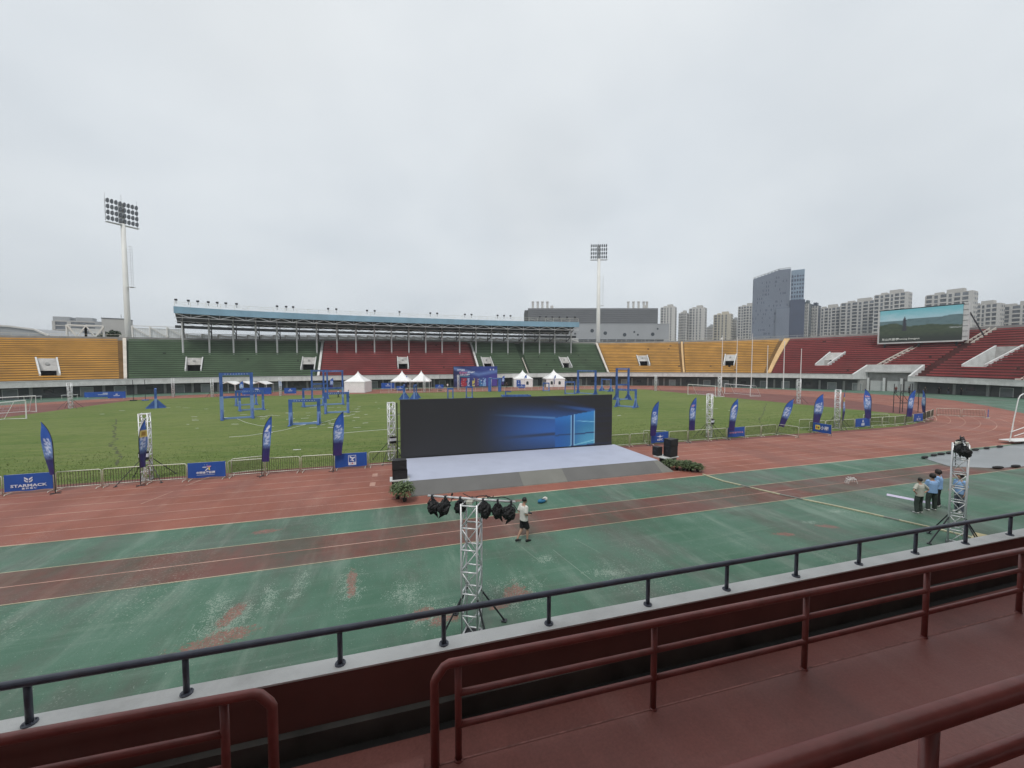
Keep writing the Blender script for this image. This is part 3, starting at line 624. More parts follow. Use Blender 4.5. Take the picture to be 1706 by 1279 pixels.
# white lattice panels along the rim behind the seats
lat = thing('rim_lattice_fence', 'white steel lattice fence with pale sheet panels along the rim behind the roof', 'fence')
m_sheet = M('pale_ribbed_sheet', (.72, .74, .74), .6, .08, 2.5, dirt=.15)
S = [70.0+2.95*i for i in range(44)]
for i, (a, b) in enumerate(zip(S, S[1:])):
    h = 3.2 if i < 3 else 1.35; z0a, z0b = zb(a)+.45, zb(b)+.45
    mb = MB(); mb.bar(sp(a, 21.7, z0a), sp(a, 21.7, z0a+h), .28); obj('post', mb, m_white, lat)
    mb = MB(); mb.bar(sp(a, 21.7, z0a+h), sp(b, 21.7, z0b+h), .18); obj('top_rail', mb, m_white, lat)
    mb = MB(); mb.bar(sp(a, 21.62, z0a+h*.92), sp(b, 21.62, z0b+.15), .28); obj('diagonal', mb, m_white, lat)
    mb = MB()
    for q in range(10):
        u0, u1 = lerp(a, b, q/10), lerp(a, b, (q+.82)/10); mb.face([sp(u0, 21.9+.05*(q % 2), z0a), sp(u1, 21.9+.05*(q % 2), z0a), sp(u1, 21.9, z0a+h*.85), sp(u0, 21.9, z0a+h*.85)])
    obj('sheet_panel', mb, m_sheet, lat)
fr = thing('steel_frame', 'white cross braced steel frame on the rim left of the floodlight mast', 'frame')
for a, b in ((60.8, 63.3), (63.3, 65.8)):
    z0 = zb(a)+.45
    for s in (a, b): mb = MB(); mb.bar(sp(s, 21.7, z0), sp(s, 21.7, z0+3.0), .35); obj('post', mb, m_offwh, fr)
    mb = MB(); mb.bar(sp(a, 21.6, z0+3.0), sp(b, 21.6, z0+3.0), .3); obj('top_rail', mb, m_white, fr)
    mb = MB(); mb.bar(sp(a if a < 62 else b, 21.5, z0+2.9), sp((a+b)/2, 21.5, z0+.1), .35); mb.bar(sp((a+b)/2, 21.5, z0+.1), sp(b if a < 62 else a, 21.5, z0+2.9), .25); obj('diagonal', mb, m_white, fr)
    mb = MB(); mb.box((0, 0, 0), (2.2, .1, 1.2)); n_ = cn_(a); obj('sheet_panel', mb, m_sheet, fr, loc=sp((a+b)/2, 22.0, z0+1.6), rot=(0, 0, math.atan2(n_.y, n_.x)-pi/2))
# leafy sprig beyond the rim
def leaf_cloud(mb, c, r, n, seed, size=.3):
    q = random.Random(seed)
    for i in range(n):
        d = Vector((q.gauss(0, 1), q.gauss(0, 1), q.gauss(0, 1))).normalized()*q.random()**.4
        p = Vector(c)+Vector((d.x*r[0], d.y*r[1], d.z*r[2])); a = Vector((q.gauss(0, 1), q.gauss(0, 1), q.gauss(0, 1))).normalized(); b = a.orthogonal().normalized(); s = size*q.uniform(.6, 1.3)
        mb.face([p-a*s, p+b*s*.45, p+a*s, p-b*s*.45])

# ------------------------------------------------------------------ floodlight masts
dish = MB(); dish.path([(0, .35, 0), (0, .2, 0), (0, -.15, 0), (0, -.3, 0)], [.22, .34, .41, .41], 12); dish.box((0, .45, 0), (.45, .3, .5))
dish.cur = 1; dish.tube((0, -.302, 0), (0, -.32, 0), .37, 12)
dishm = dish.mesh('lamp', [M('grey_lamp_housing', (.11, .12, .13), .45, .2, 2), M('lamp_glass', (.20, .22, .25), .2, .2, 3)])
def mast(x, y, zt, r0, r1, face, label):
    t = thing('floodlight_mast', label, 'floodlight', (x, y, 0), 0, 'floodlight masts behind the stand')
    mb = MB(); mb.path([(0, 0, 0), (0, 0, zt*.5), (0, 0, zt-.4)], [r0, lerp(r0, r1, .55), r1], 16); obj('pole', mb, M('white_mast_paint', (.70, .70, .67), .55, .05, .4, dirt=.2), t, smooth=True)
    mb = MB()
    for z in (.2, 1.75, 3.3, 4.85): mb.box((0, .62, z), (6.8, .05, .05))
    for x_ in (-3.35, 3.35, 0): mb.box((x_, .55, 2.6), (.14, .14, 6.0))
    mb.box((0, .2, -.75), (6.9, 1.3, .12)); mb.tube((-3.35, .55, 5.2), (-3.35, .55, 7.0), .05, 5); mb.tube((3.35, .55, 5.2), (3.35, .55, 7.0), .05, 5); mb.tube((0, .5, 5.2), (0, .5, 7.6), .06, 5)
    mb.box((0, .7, 2.6), (1.3, .5, 5.6))
    hd = obj('lamp_rack', mb, m_alu, t, loc=(0, 0, zt), rot=(0, 0, face))
    for j in range(4):
        for i in range(8):
            place(dishm, 'lamp', hd, ((i-3.5)*.86, 0, .35+1.55*j), (.25, 0, 0)).scale = (.74, 1, 1.6)
    mb = MB()      # cage ladder
    a = face+.9; a = radians(-17); cx_, cy_ = cos(a), sin(a)
    for (za, zb2, off) in ((zt*.62, zt*.86, 1.9), (zt*.08, zt*.34, 1.9)):
        for k in (-.3, .3): mb.tube((cx_*off-cy_*k, cy_*off+cx_*k, za), (cx_*off-cy_*k, cy_*off+cx_*k, zb2), .03, 4)
        z = za
        while z < zb2: mb.tube((cx_*off-cy_*.3, cy_*off+cx_*.3, z), (cx_*off+cy_*.3, cy_*off-cx_*.3, z), .04, 4); mb.tube((cx_*r1, cy_*r1, z), (cx_*off, cy_*off, z), .03, 4, cap=False); z += .8
        mb.box((cx_*1.5, cy_*1.5, za-.1), (1.3, 1.3, .1), rz=a)
    stuff(obj('ladder_cage', mb, m_offwh, t))
    return t
def mast_face(x, y): return math.atan2(y-60, x-10)-pi/2
m1 = mast(-71.5, 138, 46.9, .82, .5, mast_face(-71.5, 138), 'tall white floodlight mast behind the yellow and green seats at left')
m2 = mast(82.5, 146.5, 51.5, 1.0, .62, mast_face(82.5, 146.5)+.35, 'slimmer white floodlight mast in front of the long grey hall')
# ------------------------------------------------------------------ city beyond the stadium
YAW = radians(-17)
m_apt = M('cream_grey_render', (.44, .425, .40), .8, .08, .05, dirt=.2); m_apt2 = M('pale_render', (.54, .525, .50), .8, .06, .05, dirt=.15); m_aptgrey = M('grey_render', (.34, .35, .36), .8, .08, .05, dirt=.2)
m_aptwarm = M('beige_render', (.50, .46, .38), .8, .06, .05, dirt=.15)
def facade(t, w, d, h, cols, floors, wallm, glass, frame, side_cols=3, rails=True, h0=0):
    """box with recessed window bays on the front (-y) and left/right sides; cols = [(x0, x1, kind)] in 0..1"""
    fh = (h-h0)/floors
    mb = MB(); mb.box((0, d/2, h/2), (w-.8, d-.8, h)); obj('wall', mb, wallm, t)
    win = MB(); pier_ = MB(); rail = MB()
    for x0, x1, kind in cols:
        X0, X1 = -w/2+x0*w, -w/2+x1*w
        if kind == 's': pier_.box(((X0+X1)/2, .1, h/2), (X1-X0, .7, h))
        elif kind == 'w':
            for f in range(floors):
                z = h0+f*fh; win.box(((X0+X1)/2, .33, z+fh*.55), ((X1-X0), .10, fh*.8))
            for f in range(floors+1):
                z = h0+f*fh; pier_.box(((X0+X1)/2, .24, z+fh*.02), ((X1-X0), .4, fh*.26))
        elif kind == 'b':
            for f in range(floors):
                z = h0+f*fh; win.box(((X0+X1)/2, .33, z+fh*.55), ((X1-X0), .10, fh*.80)); rail.box(((X0+X1)/2, -.35, z+fh*.06), ((X1-X0), .5, fh*.10)); rail.box(((X0+X1)/2, -.15, z+fh*.2), ((X1-X0), .08, fh*.16))
    for k, sx in enumerate((-1, 1)):
        for c in range(side_cols):
            y = d*(c+.5)/side_cols
            for f in range(floors):
                z = h0+f*fh; win.box((sx*(w/2-.38), y, z+fh*.58), (.1, d*.16, fh*.5))
    mb = MB(); mb.box((0, d/2, h+.3), (w*.96, d*.96, .7)); mb.box((w*.1, d*.5, h+2.0), (w*.35, d*.5, 3.2)); mb.box((-w*.25, d*.5, h+1.3), (w*.18, d*.35, 2.0)); obj('roof', mb, wallm, t)
    if pier_.v: stuff(obj('facade_piers', pier_, frame, t))
    if rail.v: stuff(obj('balconies', rail, frame, t))
    w_ = obj('windows', win, glass, t); stuff(w_)
m_glapt = M('apartment_window_glass', (.145, .16, .18), .25, .4, .2, spec=.5)
def apartment(x, y, w, h, label, d=16, rz=0, style=0, floors=24, wallm=None):
    rz = -math.atan2(x, y)-.22+rz*.3; w *= .80; d = min(d, 12)
    t = thing('apartment_block', label, 'apartment block', (x, y, 0), rz, None)
    if style == 0:
        cols = [(0, .05, 's'), (.05, .2, 'b'), (.2, .27, 's'), (.27, .36, 'w'), (.36, .47, 's'), (.47, .55, 'w'), (.55, .68, 's'), (.68, .76, 'w'), (.76, 1, 's')]
    elif style == 1:
        cols = [(0, .03, 's'), (.03, .14, 'b'), (.14, .19, 's'), (.19, .27, 'w'), (.27, .31, 's'), (.31, .43, 'b'), (.43, .47, 's'), (.47, .59, 'b'), (.59, .64, 's'), (.64, .72, 'w'), (.72, .76, 's'), (.76, .88, 'b'), (.88, 1, 's')]
    else:
        cols = [(0, .03, 's'), (.03, .15, 'b'), (.15, .2, 's'), (.2, .28, 'w'), (.28, .33, 's'), (.33, .46, 'b'), (.46, .5, 's'), (.5, .57, 'w'), (.57, .62, 's'), (.62, .74, 'b'), (.74, .78, 's'), (.78, .90, 'b'), (.90, 1, 's')]
    facade(t, w, d, h, cols, floors, wallm or m_apt, m_glapt, m_apt2 if style != 0 else (wallm or m_apt2)); return t
apartment(281.8, 353.0, 18.6, 68.5, 'narrow cream apartment tower just right of the long grey hall', rz=.1, floors=25)
apartment(304.3, 356.6, 10.5, 63.5, 'lower left wing of the second cream apartment tower', d=14, style=1, floors=22)
apartment(318.0, 351.0, 20.3, 68.7, 'second cream apartment tower from the grey hall', floors=24)
apartment(364, 380, 9, 52.3, 'small grey apartment block between two cream towers', d=12, style=1, floors=17, wallm=m_aptgrey)
apartment(353.8, 351.9, 22.2, 63.5, 'wide cream apartment tower behind the yellow seats and flagpoles', floors=22, wallm=m_aptwarm)
apartment(372.5, 353.9, 7.5, 58.0, 'slim grey apartment block tucked behind the wide cream tower', d=12, style=1, floors=20, wallm=m_aptgrey)
apartment(363.0, 328.2, 21.8, 69.8, 'cream apartment tower directly left of the blue glass office tower', style=1, floors=24)
apartment(362, 265.8, 6.5, 63.0, 'slim dark green apartment block right beside the office tower', d=14, style=1, floors=22, wallm=M('dark_green_grey_cladding', (.09, .11, .12), .5, .1, .1))
apartment(379, 271, 9.5, 62.4, 'dark blue grey apartment block second right of the office tower', d=14, style=1, floors=22, wallm=M('dark_blue_grey_cladding', (.06, .075, .105), .5, .1, .1))
apartment(404.1, 273.8, 24.5, 62.1, 'grey gridded apartment block left of the longest terrace of blocks', style=2, floors=21, rz=.15)
apartment(408.6, 251.5, 33.5, 64.7, 'long stepped grey apartment block left of the big screen', style=2, floors=22, rz=-.1)
apartment(402, 224, 27, 66.8, 'apartment block rising behind the left end of the big screen', style=2, floors=21, rz=-.12)
apartment(419.1, 196.0, 33, 63.2, 'tall apartment block behind the right end of the big screen', style=2, floors=18, rz=-.12)
apartment(473.4, 200.3, 25, 57.4, 'apartment block with cream end wall just right of the big screen', style=2, floors=16, rz=-.15)
apartment(491.0, 184.5, 40, 55.9, 'rightmost grey apartment block above the red seats', style=2, floors=16, rz=-.15)
# office tower
m_cw = M('blue_grey_curtain_wall', (.165, .195, .255), .3, .12, .06, spec=.6); m_cw2 = M('pale_blue_glass', (.22, .29, .37), .2, .2, .08, spec=.7); m_cwd = M('dark_blue_glass', (.055, .070, .115), .25, .15, .1, spec=.6)
t = thing('office_tower', 'blue grey glass office tower with sloping roof edge, tallest building on the skyline', 'office tower', (304.9, 252.9, 0), -radians(52))
def slab(parent, name, x0, x1, y0, y1, z0, za, zb_, mat):
    mb = MB(); P = [(x0, y0, z0), (x1, y0, z0), (x1, y1, z0), (x0, y1, z0), (x0, y0, za), (x1, y0, zb_), (x1, y1, zb_), (x0, y1, za)]
    mb.add(P, [(3, 2, 1, 0), (4, 5, 6, 7), (0, 1, 5, 4), (1, 2, 6, 5), (2, 3, 7, 6), (3, 0, 4, 7)]); return obj(name, mb, mat, parent)
slab(t, 'tower_body', -14.4, 6, 0, 22, 0, 80.5, 86.0, m_cw); slab(t, 'tower_body', 6, 14.2, .5, 22, 0, 86.1, 86.1, m_cw)
slab(t, 'tower_wing', 14.5, 24.2, 3, 20, 0, 85.0, 85.0, m_cw2); slab(t, 'dark_annex', 4.0, 14.1, -2, 2.9, 0, 54.5, 54.5, m_cw); slab(t, 'dark_annex', 14.15, 25, -2, 2.9, 0, 60, 60, m_cwd)
fin = MB()
for k in range(34): x = -14.2+k*.84; top = 79.4+7*min(1, (x+14.4)/20.4); fin.box((x, -.12 if x < 6 else .38, (top+2)/2), (.22, .5, top-2))
for k in range(13): fin.box((4.3+k*.8, -2.15, 27), (.25, .4, 53.5))
stuff(obj('facade_fins', fin, M('pale_blue_fin_paint', (.29, .32, .38), .5, .1, .1), t)); t.scale = (.92, .92, 1)
wnd = MB(); q = random.Random(4)
for f in range(24):
    for k in range(33):
        x = -13.8+k*.84; zt_ = 3+f*3.3
        if zt_ > 75+6*min(1, (x+14.4)/20.4): continue
        if q.random() < .16: wnd.box((x, .02 if x < 6 else .52, zt_+1), (.5, .2, 1.7))
    for k in range(5):
        if 3+f*3.3 < 80: wnd.box((15.6+k*1.9, 2.95, 4+f*3.3), (1.2, .2, 2.0 if q.random() < .7 else 1.2))
stuff(obj('windows', wnd, m_cwd, t))
mb = MB()
for k in range(8): x = -14+k*2.6; z = 80.0+5.8*min(1, (x+14.4)/20.4); mb.box((x+1, .5, z+.5), (1.2, .4, 1.6))
mb.bar((-14.4, .3, 81.6), (6, .3, 87), .4); mb.bar((6, .5, 87), (14.2, .5, 87), .4); obj('roof_screen', mb, m_aptgrey, t)
# long grey hall with round windows
t = thing('long_hall', 'long windowless grey hall with round windows and roof stacks behind the stand', 'hall', (127.4, 233, 0), YAW)
m_hallu = M('dark_grey_ribbed_cladding', (.185, .19, .20), .6, .06, .1, dirt=.1); m_halll = M('pale_grey_cladding', (.34, .35, .365), .6, .05, .1, dirt=.12)
mb = MB(); mb.box((0, 15, 37), (86, 29, 15.5))
for k in range(7): mb.box((0, .4, 35.6+1.3*k), (86.1, .3, .16))
obj('upper_wall', mb, m_hallu, t)
mb = MB(); mb.box((3.5, 14.5, 17.1), (93.5, 30, 34.3)); mb.box((3.5, -.3, 34.2), (93.6, .6, .4)); obj('lower_wall', mb, m_halll, t)
mb = MB(); mb.box((-44, 9, 37), (2.6, 16, 13)); obj('end_stair', mb, m_dkconc, t)
rw = [(-.7, 29.8, 1.1), (8, 28.2, 1.1), (20.8, 27.2, 1.1), (27.2, 29, .55), (29.6, 27.2, .55), (39.4, 27.5, 1.1), (42.6, 31.1, .5), (-12, 28, .6)]
for x, z, r_ in rw: mb = MB(); mb.tube((x, -.6, z), (x, -.4, z), r_+.18, 16); o = obj('window_rim', mb, m_hallu, t); mb = MB(); mb.tube((x, -.68, z), (x, -.58, z), r_, 16); obj('round_window', mb, m_glassw, o)
mb = MB()
for k in range(14): mb.box((-38+k*6.3, -.65, 23.4), (5.9, .3, 1.5))
obj('strip_window', mb, m_glassw, t)
stk = MB(); stk.path([(0, 0, 44.5), (0, 0, 49.6), (0, 0, 49.7), (0, 0, 50.3)], [.75, .75, .95, .95], 10); stkm = stk.mesh('roof_stack', m_apt2)
for x in (-39.5, -36.2, -33, -29.6, 25.5, 29, 32.5, 36, 38.2): place(stkm, 'roof_stack', t, (x, 8, 0))
mb = MB(); mb.box((-26.5, 8, 46), (1.8, 2, 3)); mb.box((37.2, 9, 46.3), (2.5, 2, 3.2)); obj('roof_vent', mb, m_apt2, t)
# left background
t = thing('curved_hall', 'low grey hall with curved sloping roof at the far left edge', 'hall', (-216, 306, 0), YAW)
mb = MB(); prof = [(-34, 0), (25, 0), (25, 24), (17, 27.5), (2, 29.4), (-34, 31.2)]; mb.prism3([(x, 0, z) for x, z in prof], (0, 30, 0)); obj('wall', mb, M('dull_grey_cladding', (.30, .31, .32), .7, .1, .1), t)
mb = MB(); mb.box((-21, -.2, 27.5), (25, .5, 5.2)); obj('window', mb, m_halll, t)
mb = MB(); pp = [(25.3, 24.2), (17, 27.9), (2, 29.8), (-34, 31.6)]
for a, b in zip(pp, pp[1:]): mb.bar((a[0], -.3, a[1]), (b[0], -.3, b[1]), .9)
obj('roof_edge', mb, m_apt2, t)
t = thing('office_block', 'grey flat roofed block with window strips behind the yellow seats at left', 'office block', (-232, 387, 0), YAW+.45)
facade(t, 27, 14, 40.5, [(0, .06, 's'), (.06, .3, 'w'), (.3, .38, 's'), (.38, .95, 'w'), (.95, 1, 's')], 12, m_aptgrey, m_glapt, m_apt)
mb = MB(); mb.box((-9, 6, 42), (9, 10, 4)); obj('stair_tower', mb, m_aptgrey, t)
t = thing('plain_tower', 'plain grey box building between the lattice frame and left floodlight mast', 'building', (-189, 350.6, 0), YAW+.55)
mb = MB(); mb.box((0, 6, 20), (13.5, 12, 40)); obj('wall', mb, m_apt, t); mb = MB(); mb.box((0, 6, 40.2), (13.9, 12.4, .6)); mb.tube((2, 6, 40), (2, 6, 44), .12, 5); obj('roof', mb, m_dkconc, t); mb = MB(); mb.box((-9.5, 9, 19.0), (4.5, 6, 38)); obj('side_wing', mb, m_aptgrey, t)
m_fol = M('dark_tree_foliage', (.035, .055, .030), .8, .5, .9)
t = thing('leafy_tree', 'dark leafy tree top showing above the rim beside the left floodlight mast', 'tree', (-76.5, 139.5, 0))
mb = MB(); mb.path([(0, 0, 0), (.2, 0, 8), (0, .2, 14.5)], [.35, .25, .1], 8); obj('trunk', mb, M('bark', (.07, .055, .04), .9, .3, 4), t)
mb = MB(); leaf_cloud(mb, (-.5, 0, 15.2), (2.6, 1.6, 1.3), 420, 3, .35); leaf_cloud(mb, (1.0, 0, 15.9), (1.6, 1.4, 1.1), 220, 4, .35); obj('crown', mb, m_fol, t)
for k, (x, y, h, w) in enumerate([(2, 176, 17.8, 5), (26, 178, 18, 6), (46, 177, 17.8, 4)]):
    t = thing('leafy_tree', 'dark tree crown glimpsed under the canopy roof '+['above the middle of the red seats', 'above the right end of the red seats', 'above the green seats right of the billboard'][k], 'tree', (x, y, 0), 0, 'trees behind the roofed stand')
    mb = MB(); mb.path([(0, 0, 0), (.2, 0, h*.5), (0, .2, h*.9)], [.35, .25, .1], 6); obj('trunk', mb, bpy.data.materials['bark'], t); mb = MB(); leaf_cloud(mb, (0, 0, h-2.2), (w*.6, w*.5, 2.4), 420, 20+k, .5); obj('crown', mb, m_fol, t)
# big screen on the right stand
q0, q1 = cpt(274.2)+cn_(274.2)*13, cpt(287.2)+cn_(287.2)*13; pa, pb = Vector((q0.x, q0.y, 0)), Vector((q1.x, q1.y, 0)); dvec = Vector((pb.x-pa.x, pb.y-pa.y, 0)); Wd = dvec.length; ang = math.atan2(dvec.y, dvec.x)
t = thing('video_scoreboard', 'big video screen showing green hills and a pagoda above the red seats', 'video screen', (pa.x, pa.y, 0), ang)
nx, nzv = 96, 52; mb = MB(); cols = []; z0, z1 = 13.55, 22.6
for j in range(nzv+1):
    for i in range(nx+1):
        u, v = i/nx, j/nzv; mb.v.append((u*Wd, 0, lerp(z0, z1+.9*u*.0, v)))
        hill1 = .60+.10*nz(u*2.2, 1)+.05*nz(u*7, 2)-.08*sm(.1, .35, u)+.06*sm(.4, .6, u)-.10*sm(.7, 1, u); hill2 = .66+.05*nz(u*5, 7)+.05*sm(.25, .45, u)+.02*sm(.7, 1, u)
        c = mixc((.30, .43, .48), (.12, .35, .40), sm(.6, 1, v)+.25*nz(u*9, v*14, 3)); c = mixc(c, (.42, .50, .53), .35*max(0, nz(u*4+2, v*9, 5)))
        if v < hill2: c = mixc((.080, .135, .145), (.05, .09, .10), nz(u*14, v*14))
        if v < hill1-.05: c = mixc((.022, .040, .022), (.045, .062, .034), .5+.9*nz(u*16, v*22, 2)); c = mixc(c, (.013, .020, .016), sm(.35, .05, v))
        if .86 < u < .99 and .36 < v < .40 and nz(u*60, v*60) > .0: c = (.30, .33, .33)
        px_ = abs(u-.325)
        if .33 < v < .66 and px_ < .026*(1-.35*(v-.33)/.33)+(.006 if int(v*60) % 3 == 0 else 0): c = (.016, .018, .028)
        if .66 <= v < .77 and px_ < .018*(1-(v-.66)/.11)+.003: c = (.02, .022, .03)
        cols.append(c)
for j in range(nzv):
    for i in range(nx): a = j*(nx+1)+i; mb.f.append((a, a+1, a+nx+2, a+nx+1)); mb.mi.append(0)
obj('picture', mb, m_ledscreen, t, cols=[tuple(k*.8 for k in c) for c in cols])
mb = MB(); mb.box((Wd/2, .85, (z0+z1)/2), (Wd, 1.6, z1-z0-.02)); obj('cabinet', mb, m_halll, t)
mb = MB(); mb.box((Wd/2, .3, z0-.2), (Wd+.6, 1.0, .35)); mb.box((-.18, .3, (z0+z1)/2), (.3, 1.0, z1-z0)); obj('frame', mb, m_offwh, t)
mb = MB(); mb.box((Wd/2, .2, z1+.12), (Wd+.4, .9, .18)); obj('top_frame', mb, m_dkmetal, t)
mb = MB(); mb.box((Wd+.5, .9, (z0+z1)/2+.2), (.9, 1.9, z1-z0+.6)); pn = obj('side_panel', mb, m_offwh, t)
mb = MB()
for k in range(7): mb.box((Wd+.5, -.08, z0+.9+k*1.35), (1.0, .06, .07))
obj('panel_joints', mb, m_dkmetal, pn)
mb = MB()
for x in (1, Wd/2, Wd-1): mb.bar((x, 1.0, 10.5), (x, 1.0, z0-.3), .4)
mb.bar((Wd+.9, 1.5, z1-2), (Wd+3.2, 3, 14.5), .22); obj('support_legs', mb, m_dkmetal, t)
m_scrtext = emit_mat('screen_lettering_light', (.55, .56, .52), 1.0)
place(text_mesh('东山风景亭', .72, m_scrtext), 'lettering', t, (2.35, -.03, z0+.8), (pi/2, 0, 0)); place(text_mesh('Tunning Dongyun', .62, m_scrtext), 'lettering', t, (6.1, -.03, z0+.85), (pi/2, 0, 0))
# ------------------------------------------------------------------ truss towers
def truss(label, x, y, h, w, rz, group, fine=False, outrig=True, box=False, splay=(1.35, .85), name='truss_tower', mat=None):
    mat = mat or m_alu; t = thing(name, label, 'truss tower', (x, y, 0), rz, group); a = w/2; r = .025 if fine else .03
    ch = MB().tube((0, 0, .02), (0, 0, h), r, 8).mesh('chord', mat, True)
    C = [(-a, -a), (a, -a), (a, a), (-a, a)]
    for c in C: place(ch, 'chord', t, (c[0], c[1], 0))
    n = max(4, round(h/(.56 if fine else .5))); st = (h-.1)/n
    if fine:
        ru = MB().tube((-a, -a, 0), (a, -a, 0), .023, 6).mesh('rung', mat, True); br = MB().tube((-a, -a, 0), (a, -a, st), .014, 6).mesh('brace', mat, True); br2 = MB().tube((-a, -a, st), (a, -a, 0), .014, 6).mesh('brace', mat, True)
        for i in range(n+1):
            for k in range(4): place(ru, 'rung', t, (0, 0, .06+i*st), (0, 0, k*pi/2))
        for i in range(n):
            for k in range(4): place(br if (i+k) % 2 else br2, 'brace', t, (0, 0, .06+i*st), (0, 0, k*pi/2))
    else:
        mb = MB()
        for i in range(n+1):
            for k in range(4): p, q = C[k], C[(k+1) % 4]; mb.tube((*p, .06+i*st), (*q, .06+i*st), .030, 5, cap=False)
        for i in range(n):
            for k in range(4):
                p, q = C[k], C[(k+1) % 4]
                if (i+k) % 2: p, q = q, p
                mb.tube((*p, .06+i*st), (*q, .06+(i+1)*st), .026, 5, cap=False)
        stuff(obj('lattice', mb, mat, t))
    mb = MB(); mb.box((0, 0, .012), (w+.1, w+.1, .02)); obj('base_plate', mb, m_dkmetal, t)
    if outrig:
        og = MB().tube((a*.9, a*.9, splay[0]), (a+splay[1], a+splay[1], .04), .024, 6).box((a+splay[1], a+splay[1], .02), (.14, .14, .03)).mesh('outrigger', m_dkmetal)
        for k in range(4): place(og, 'outrigger', t, (0, 0, 0), (0, 0, k*pi/2))
    if box:
        mb = MB(); mb.box((0, -a-.09, 1.62), (.44, .16, .22)); o = obj('sensor_box', mb, m_whiteprint, t); mb = MB(); mb.box((0, -a-.09, 1.78), (.46, .18, .10)); mb.box((0, -a-.09, 1.42), (.44, .18, .18)); obj('sensor_cover', mb, m_black, o)
    return t
G_T = 'white lattice truss towers round the field'
truss('lattice truss tower with black and white box behind the purple feather flag at left', -14.6, 29.35, 4.15, .42, .1, G_T, box=True)
truss('lattice truss tower with sensor box against the left edge of the LED wall', -.15, 30.2, 4.35, .42, .35, G_T, box=True)
truss('lattice truss tower with small black box between the pink lettered and white arrow flags', 29.7, 30.8, 4.3, .44, .5, G_T, box=True)
truss('lattice truss tower beside the flag with the yellow square emblem', 47.8, 31.1, 4.35, .44, .4, G_T)
truss('lattice truss tower on the brown track right of the folding goals', 71.7, 53.3, 4.5, .5, .3, G_T)
truss('lattice truss tower between the two goals at the far right', 71.0, 70.9, 4.5, .5, .3, G_T, outrig=False)
truss('lattice truss tower at the far turf corner below the yellow seats', 69.2, 91.0, 4.3, .5, .5, G_T)
truss('lattice truss tower by the left bend near the portable goal', -50.7, 82.3, 4.2, .45, .2, G_T)
truss('lattice truss tower on the far left track right of the cable poles', -47.5, 106.5, 4.2, .45, .3, G_T, outrig=False)
truss('lattice truss tower left of the white gable canopies', -38.6, 102.7, 4.1, .45, .2, G_T)
truss('lattice truss tower behind the small gate left of the blue banner panel', -25.0, 102.2, 4.3, .45, .1, G_T, outrig=False)
truss('lattice truss tower in front of the open tent nearest the billboard', 7.9, 104.7, 4.3, .45, .1, G_T, outrig=False)
truss('lattice truss tower at the left edge of the blue event billboard', 18.05, 112.1, 4.3, .45, .1, G_T, outrig=False)
truss('lattice truss tower in front of the right half of the billboard', 26.3, 106.8, 3.6, .45, .1, G_T, outrig=False)

# ------------------------------------------------------------------ blue drone gates
def gate(label, p, q, h, mid=None, foot=1.0, pw=.28, pale=True, base=True, top=True):
    p, q = Vector((p[0], p[1])), Vector((q[0], q[1])); c = (p+q)/2; d = q-p; W = d.length
    t = thing('racing_gate', label, 'drone gate', (c.x, c.y, 0), math.atan2(d.y, d.x), 'blue padded drone racing gates')
    split = h*.5
    for sx in (-1, 1):
        x = sx*W/2
        mb = MB(); mb.box((x, 0, (h+split*pale)/2), (pw, pw*.8, h-split*pale)); obj('post', mb, m_gateblue, t)
        if pale:
            mb = MB(); mb.box((x, 0, split/2), (pw*1.12, pw*.85, split)); obj('post_sleeve', mb, m_gatepale, t)
        for sy in (-1, 1):
            mb = MB(); f = foot; mb.prism3([(x-.05, sy*.1, .05), (x-.05, sy*f, .05), (x-.05, sy*f*.88, .18), (x-.05, sy*.12, min(1.35, h*.45))], (.10, 0, 0)); obj('foot', mb, m_gateblue, t)
        mb = MB(); mb.box((x, 0, .05), (.34, foot*2.05, .10)); obj('foot_base', mb, m_gateblue, t)
    if top: mb = MB(); mb.box((0, -.01, h-.17), (W-pw-.004, pw*.78, .32)); obj('top_beam', mb, m_gateblue, t)
    if base: mb = MB(); mb.box((0, 0, .13), (W-pw*1.15, .22, .22)); obj('bottom_beam', mb, m_gatepale, t)
    if mid: mb = MB(); mb.box((0, -.01, mid), (W-pw*1.13, pw*.74, .26)); obj('middle_beam', mb, m_gateblue, t)
    if top and W > 2:
        mb = MB(); r_ = random.Random(int(h*100+W*10))
        for k in range(9): mb.box((lerp(-W*.36, W*.36, k/8), -pw*.4-.006, h-.17), (W*.05*r_.uniform(.5, 1), .004, .09*r_.uniform(.6, 1)))
        o = stuff(obj('beam_print', mb, m_greyprint, t))
    return t
gate('tall two tier blue gate at left, largest of the gates on the turf', (-21.3, 59.3), (-18.2, 60.4), 6.1, mid=2.9, foot=1.2, pw=.36)
gate('low blue gate standing right behind the tall two tier gate', (-22.7, 69.8), (-19.9, 71.1), 3.15)
gate('low blue gate half hidden furthest behind the tall two tier gate', (-26.1, 78.7), (-23.5, 80.1), 2.7)
gate('low square blue gate nearest the fence, between two feather flags', (-11.6, 51.5), (-8.6, 51.7), 3.05, foot=1.15, pw=.36)
gate('low blue gate with pale sleeves just left of the first white tent', (-9.5, 62.6), (-6.5, 63.0), 3.1, pw=.34)
gate('wide low gate with thick right post, under the tall slim gate tower', (-14.5, 73.2), (-11.7, 75.0), 3.2, foot=.7)
gate('tall slim blue gate in the middle of the gate tower', (-11.7, 75.5), (-8.7, 76.3), 6.2, mid=3.0, foot=1.2)
gate('tall slim blue gate furthest back in the gate tower', (-15.9, 88.5), (-13.2, 89.8), 6.1, mid=3.2, foot=.8, pale=False)
gate('blue gate seen edge on, alone on the left turf', (-37.3, 78.2), (-38.4, 80.6), 3.2, foot=1.25, pw=.36)
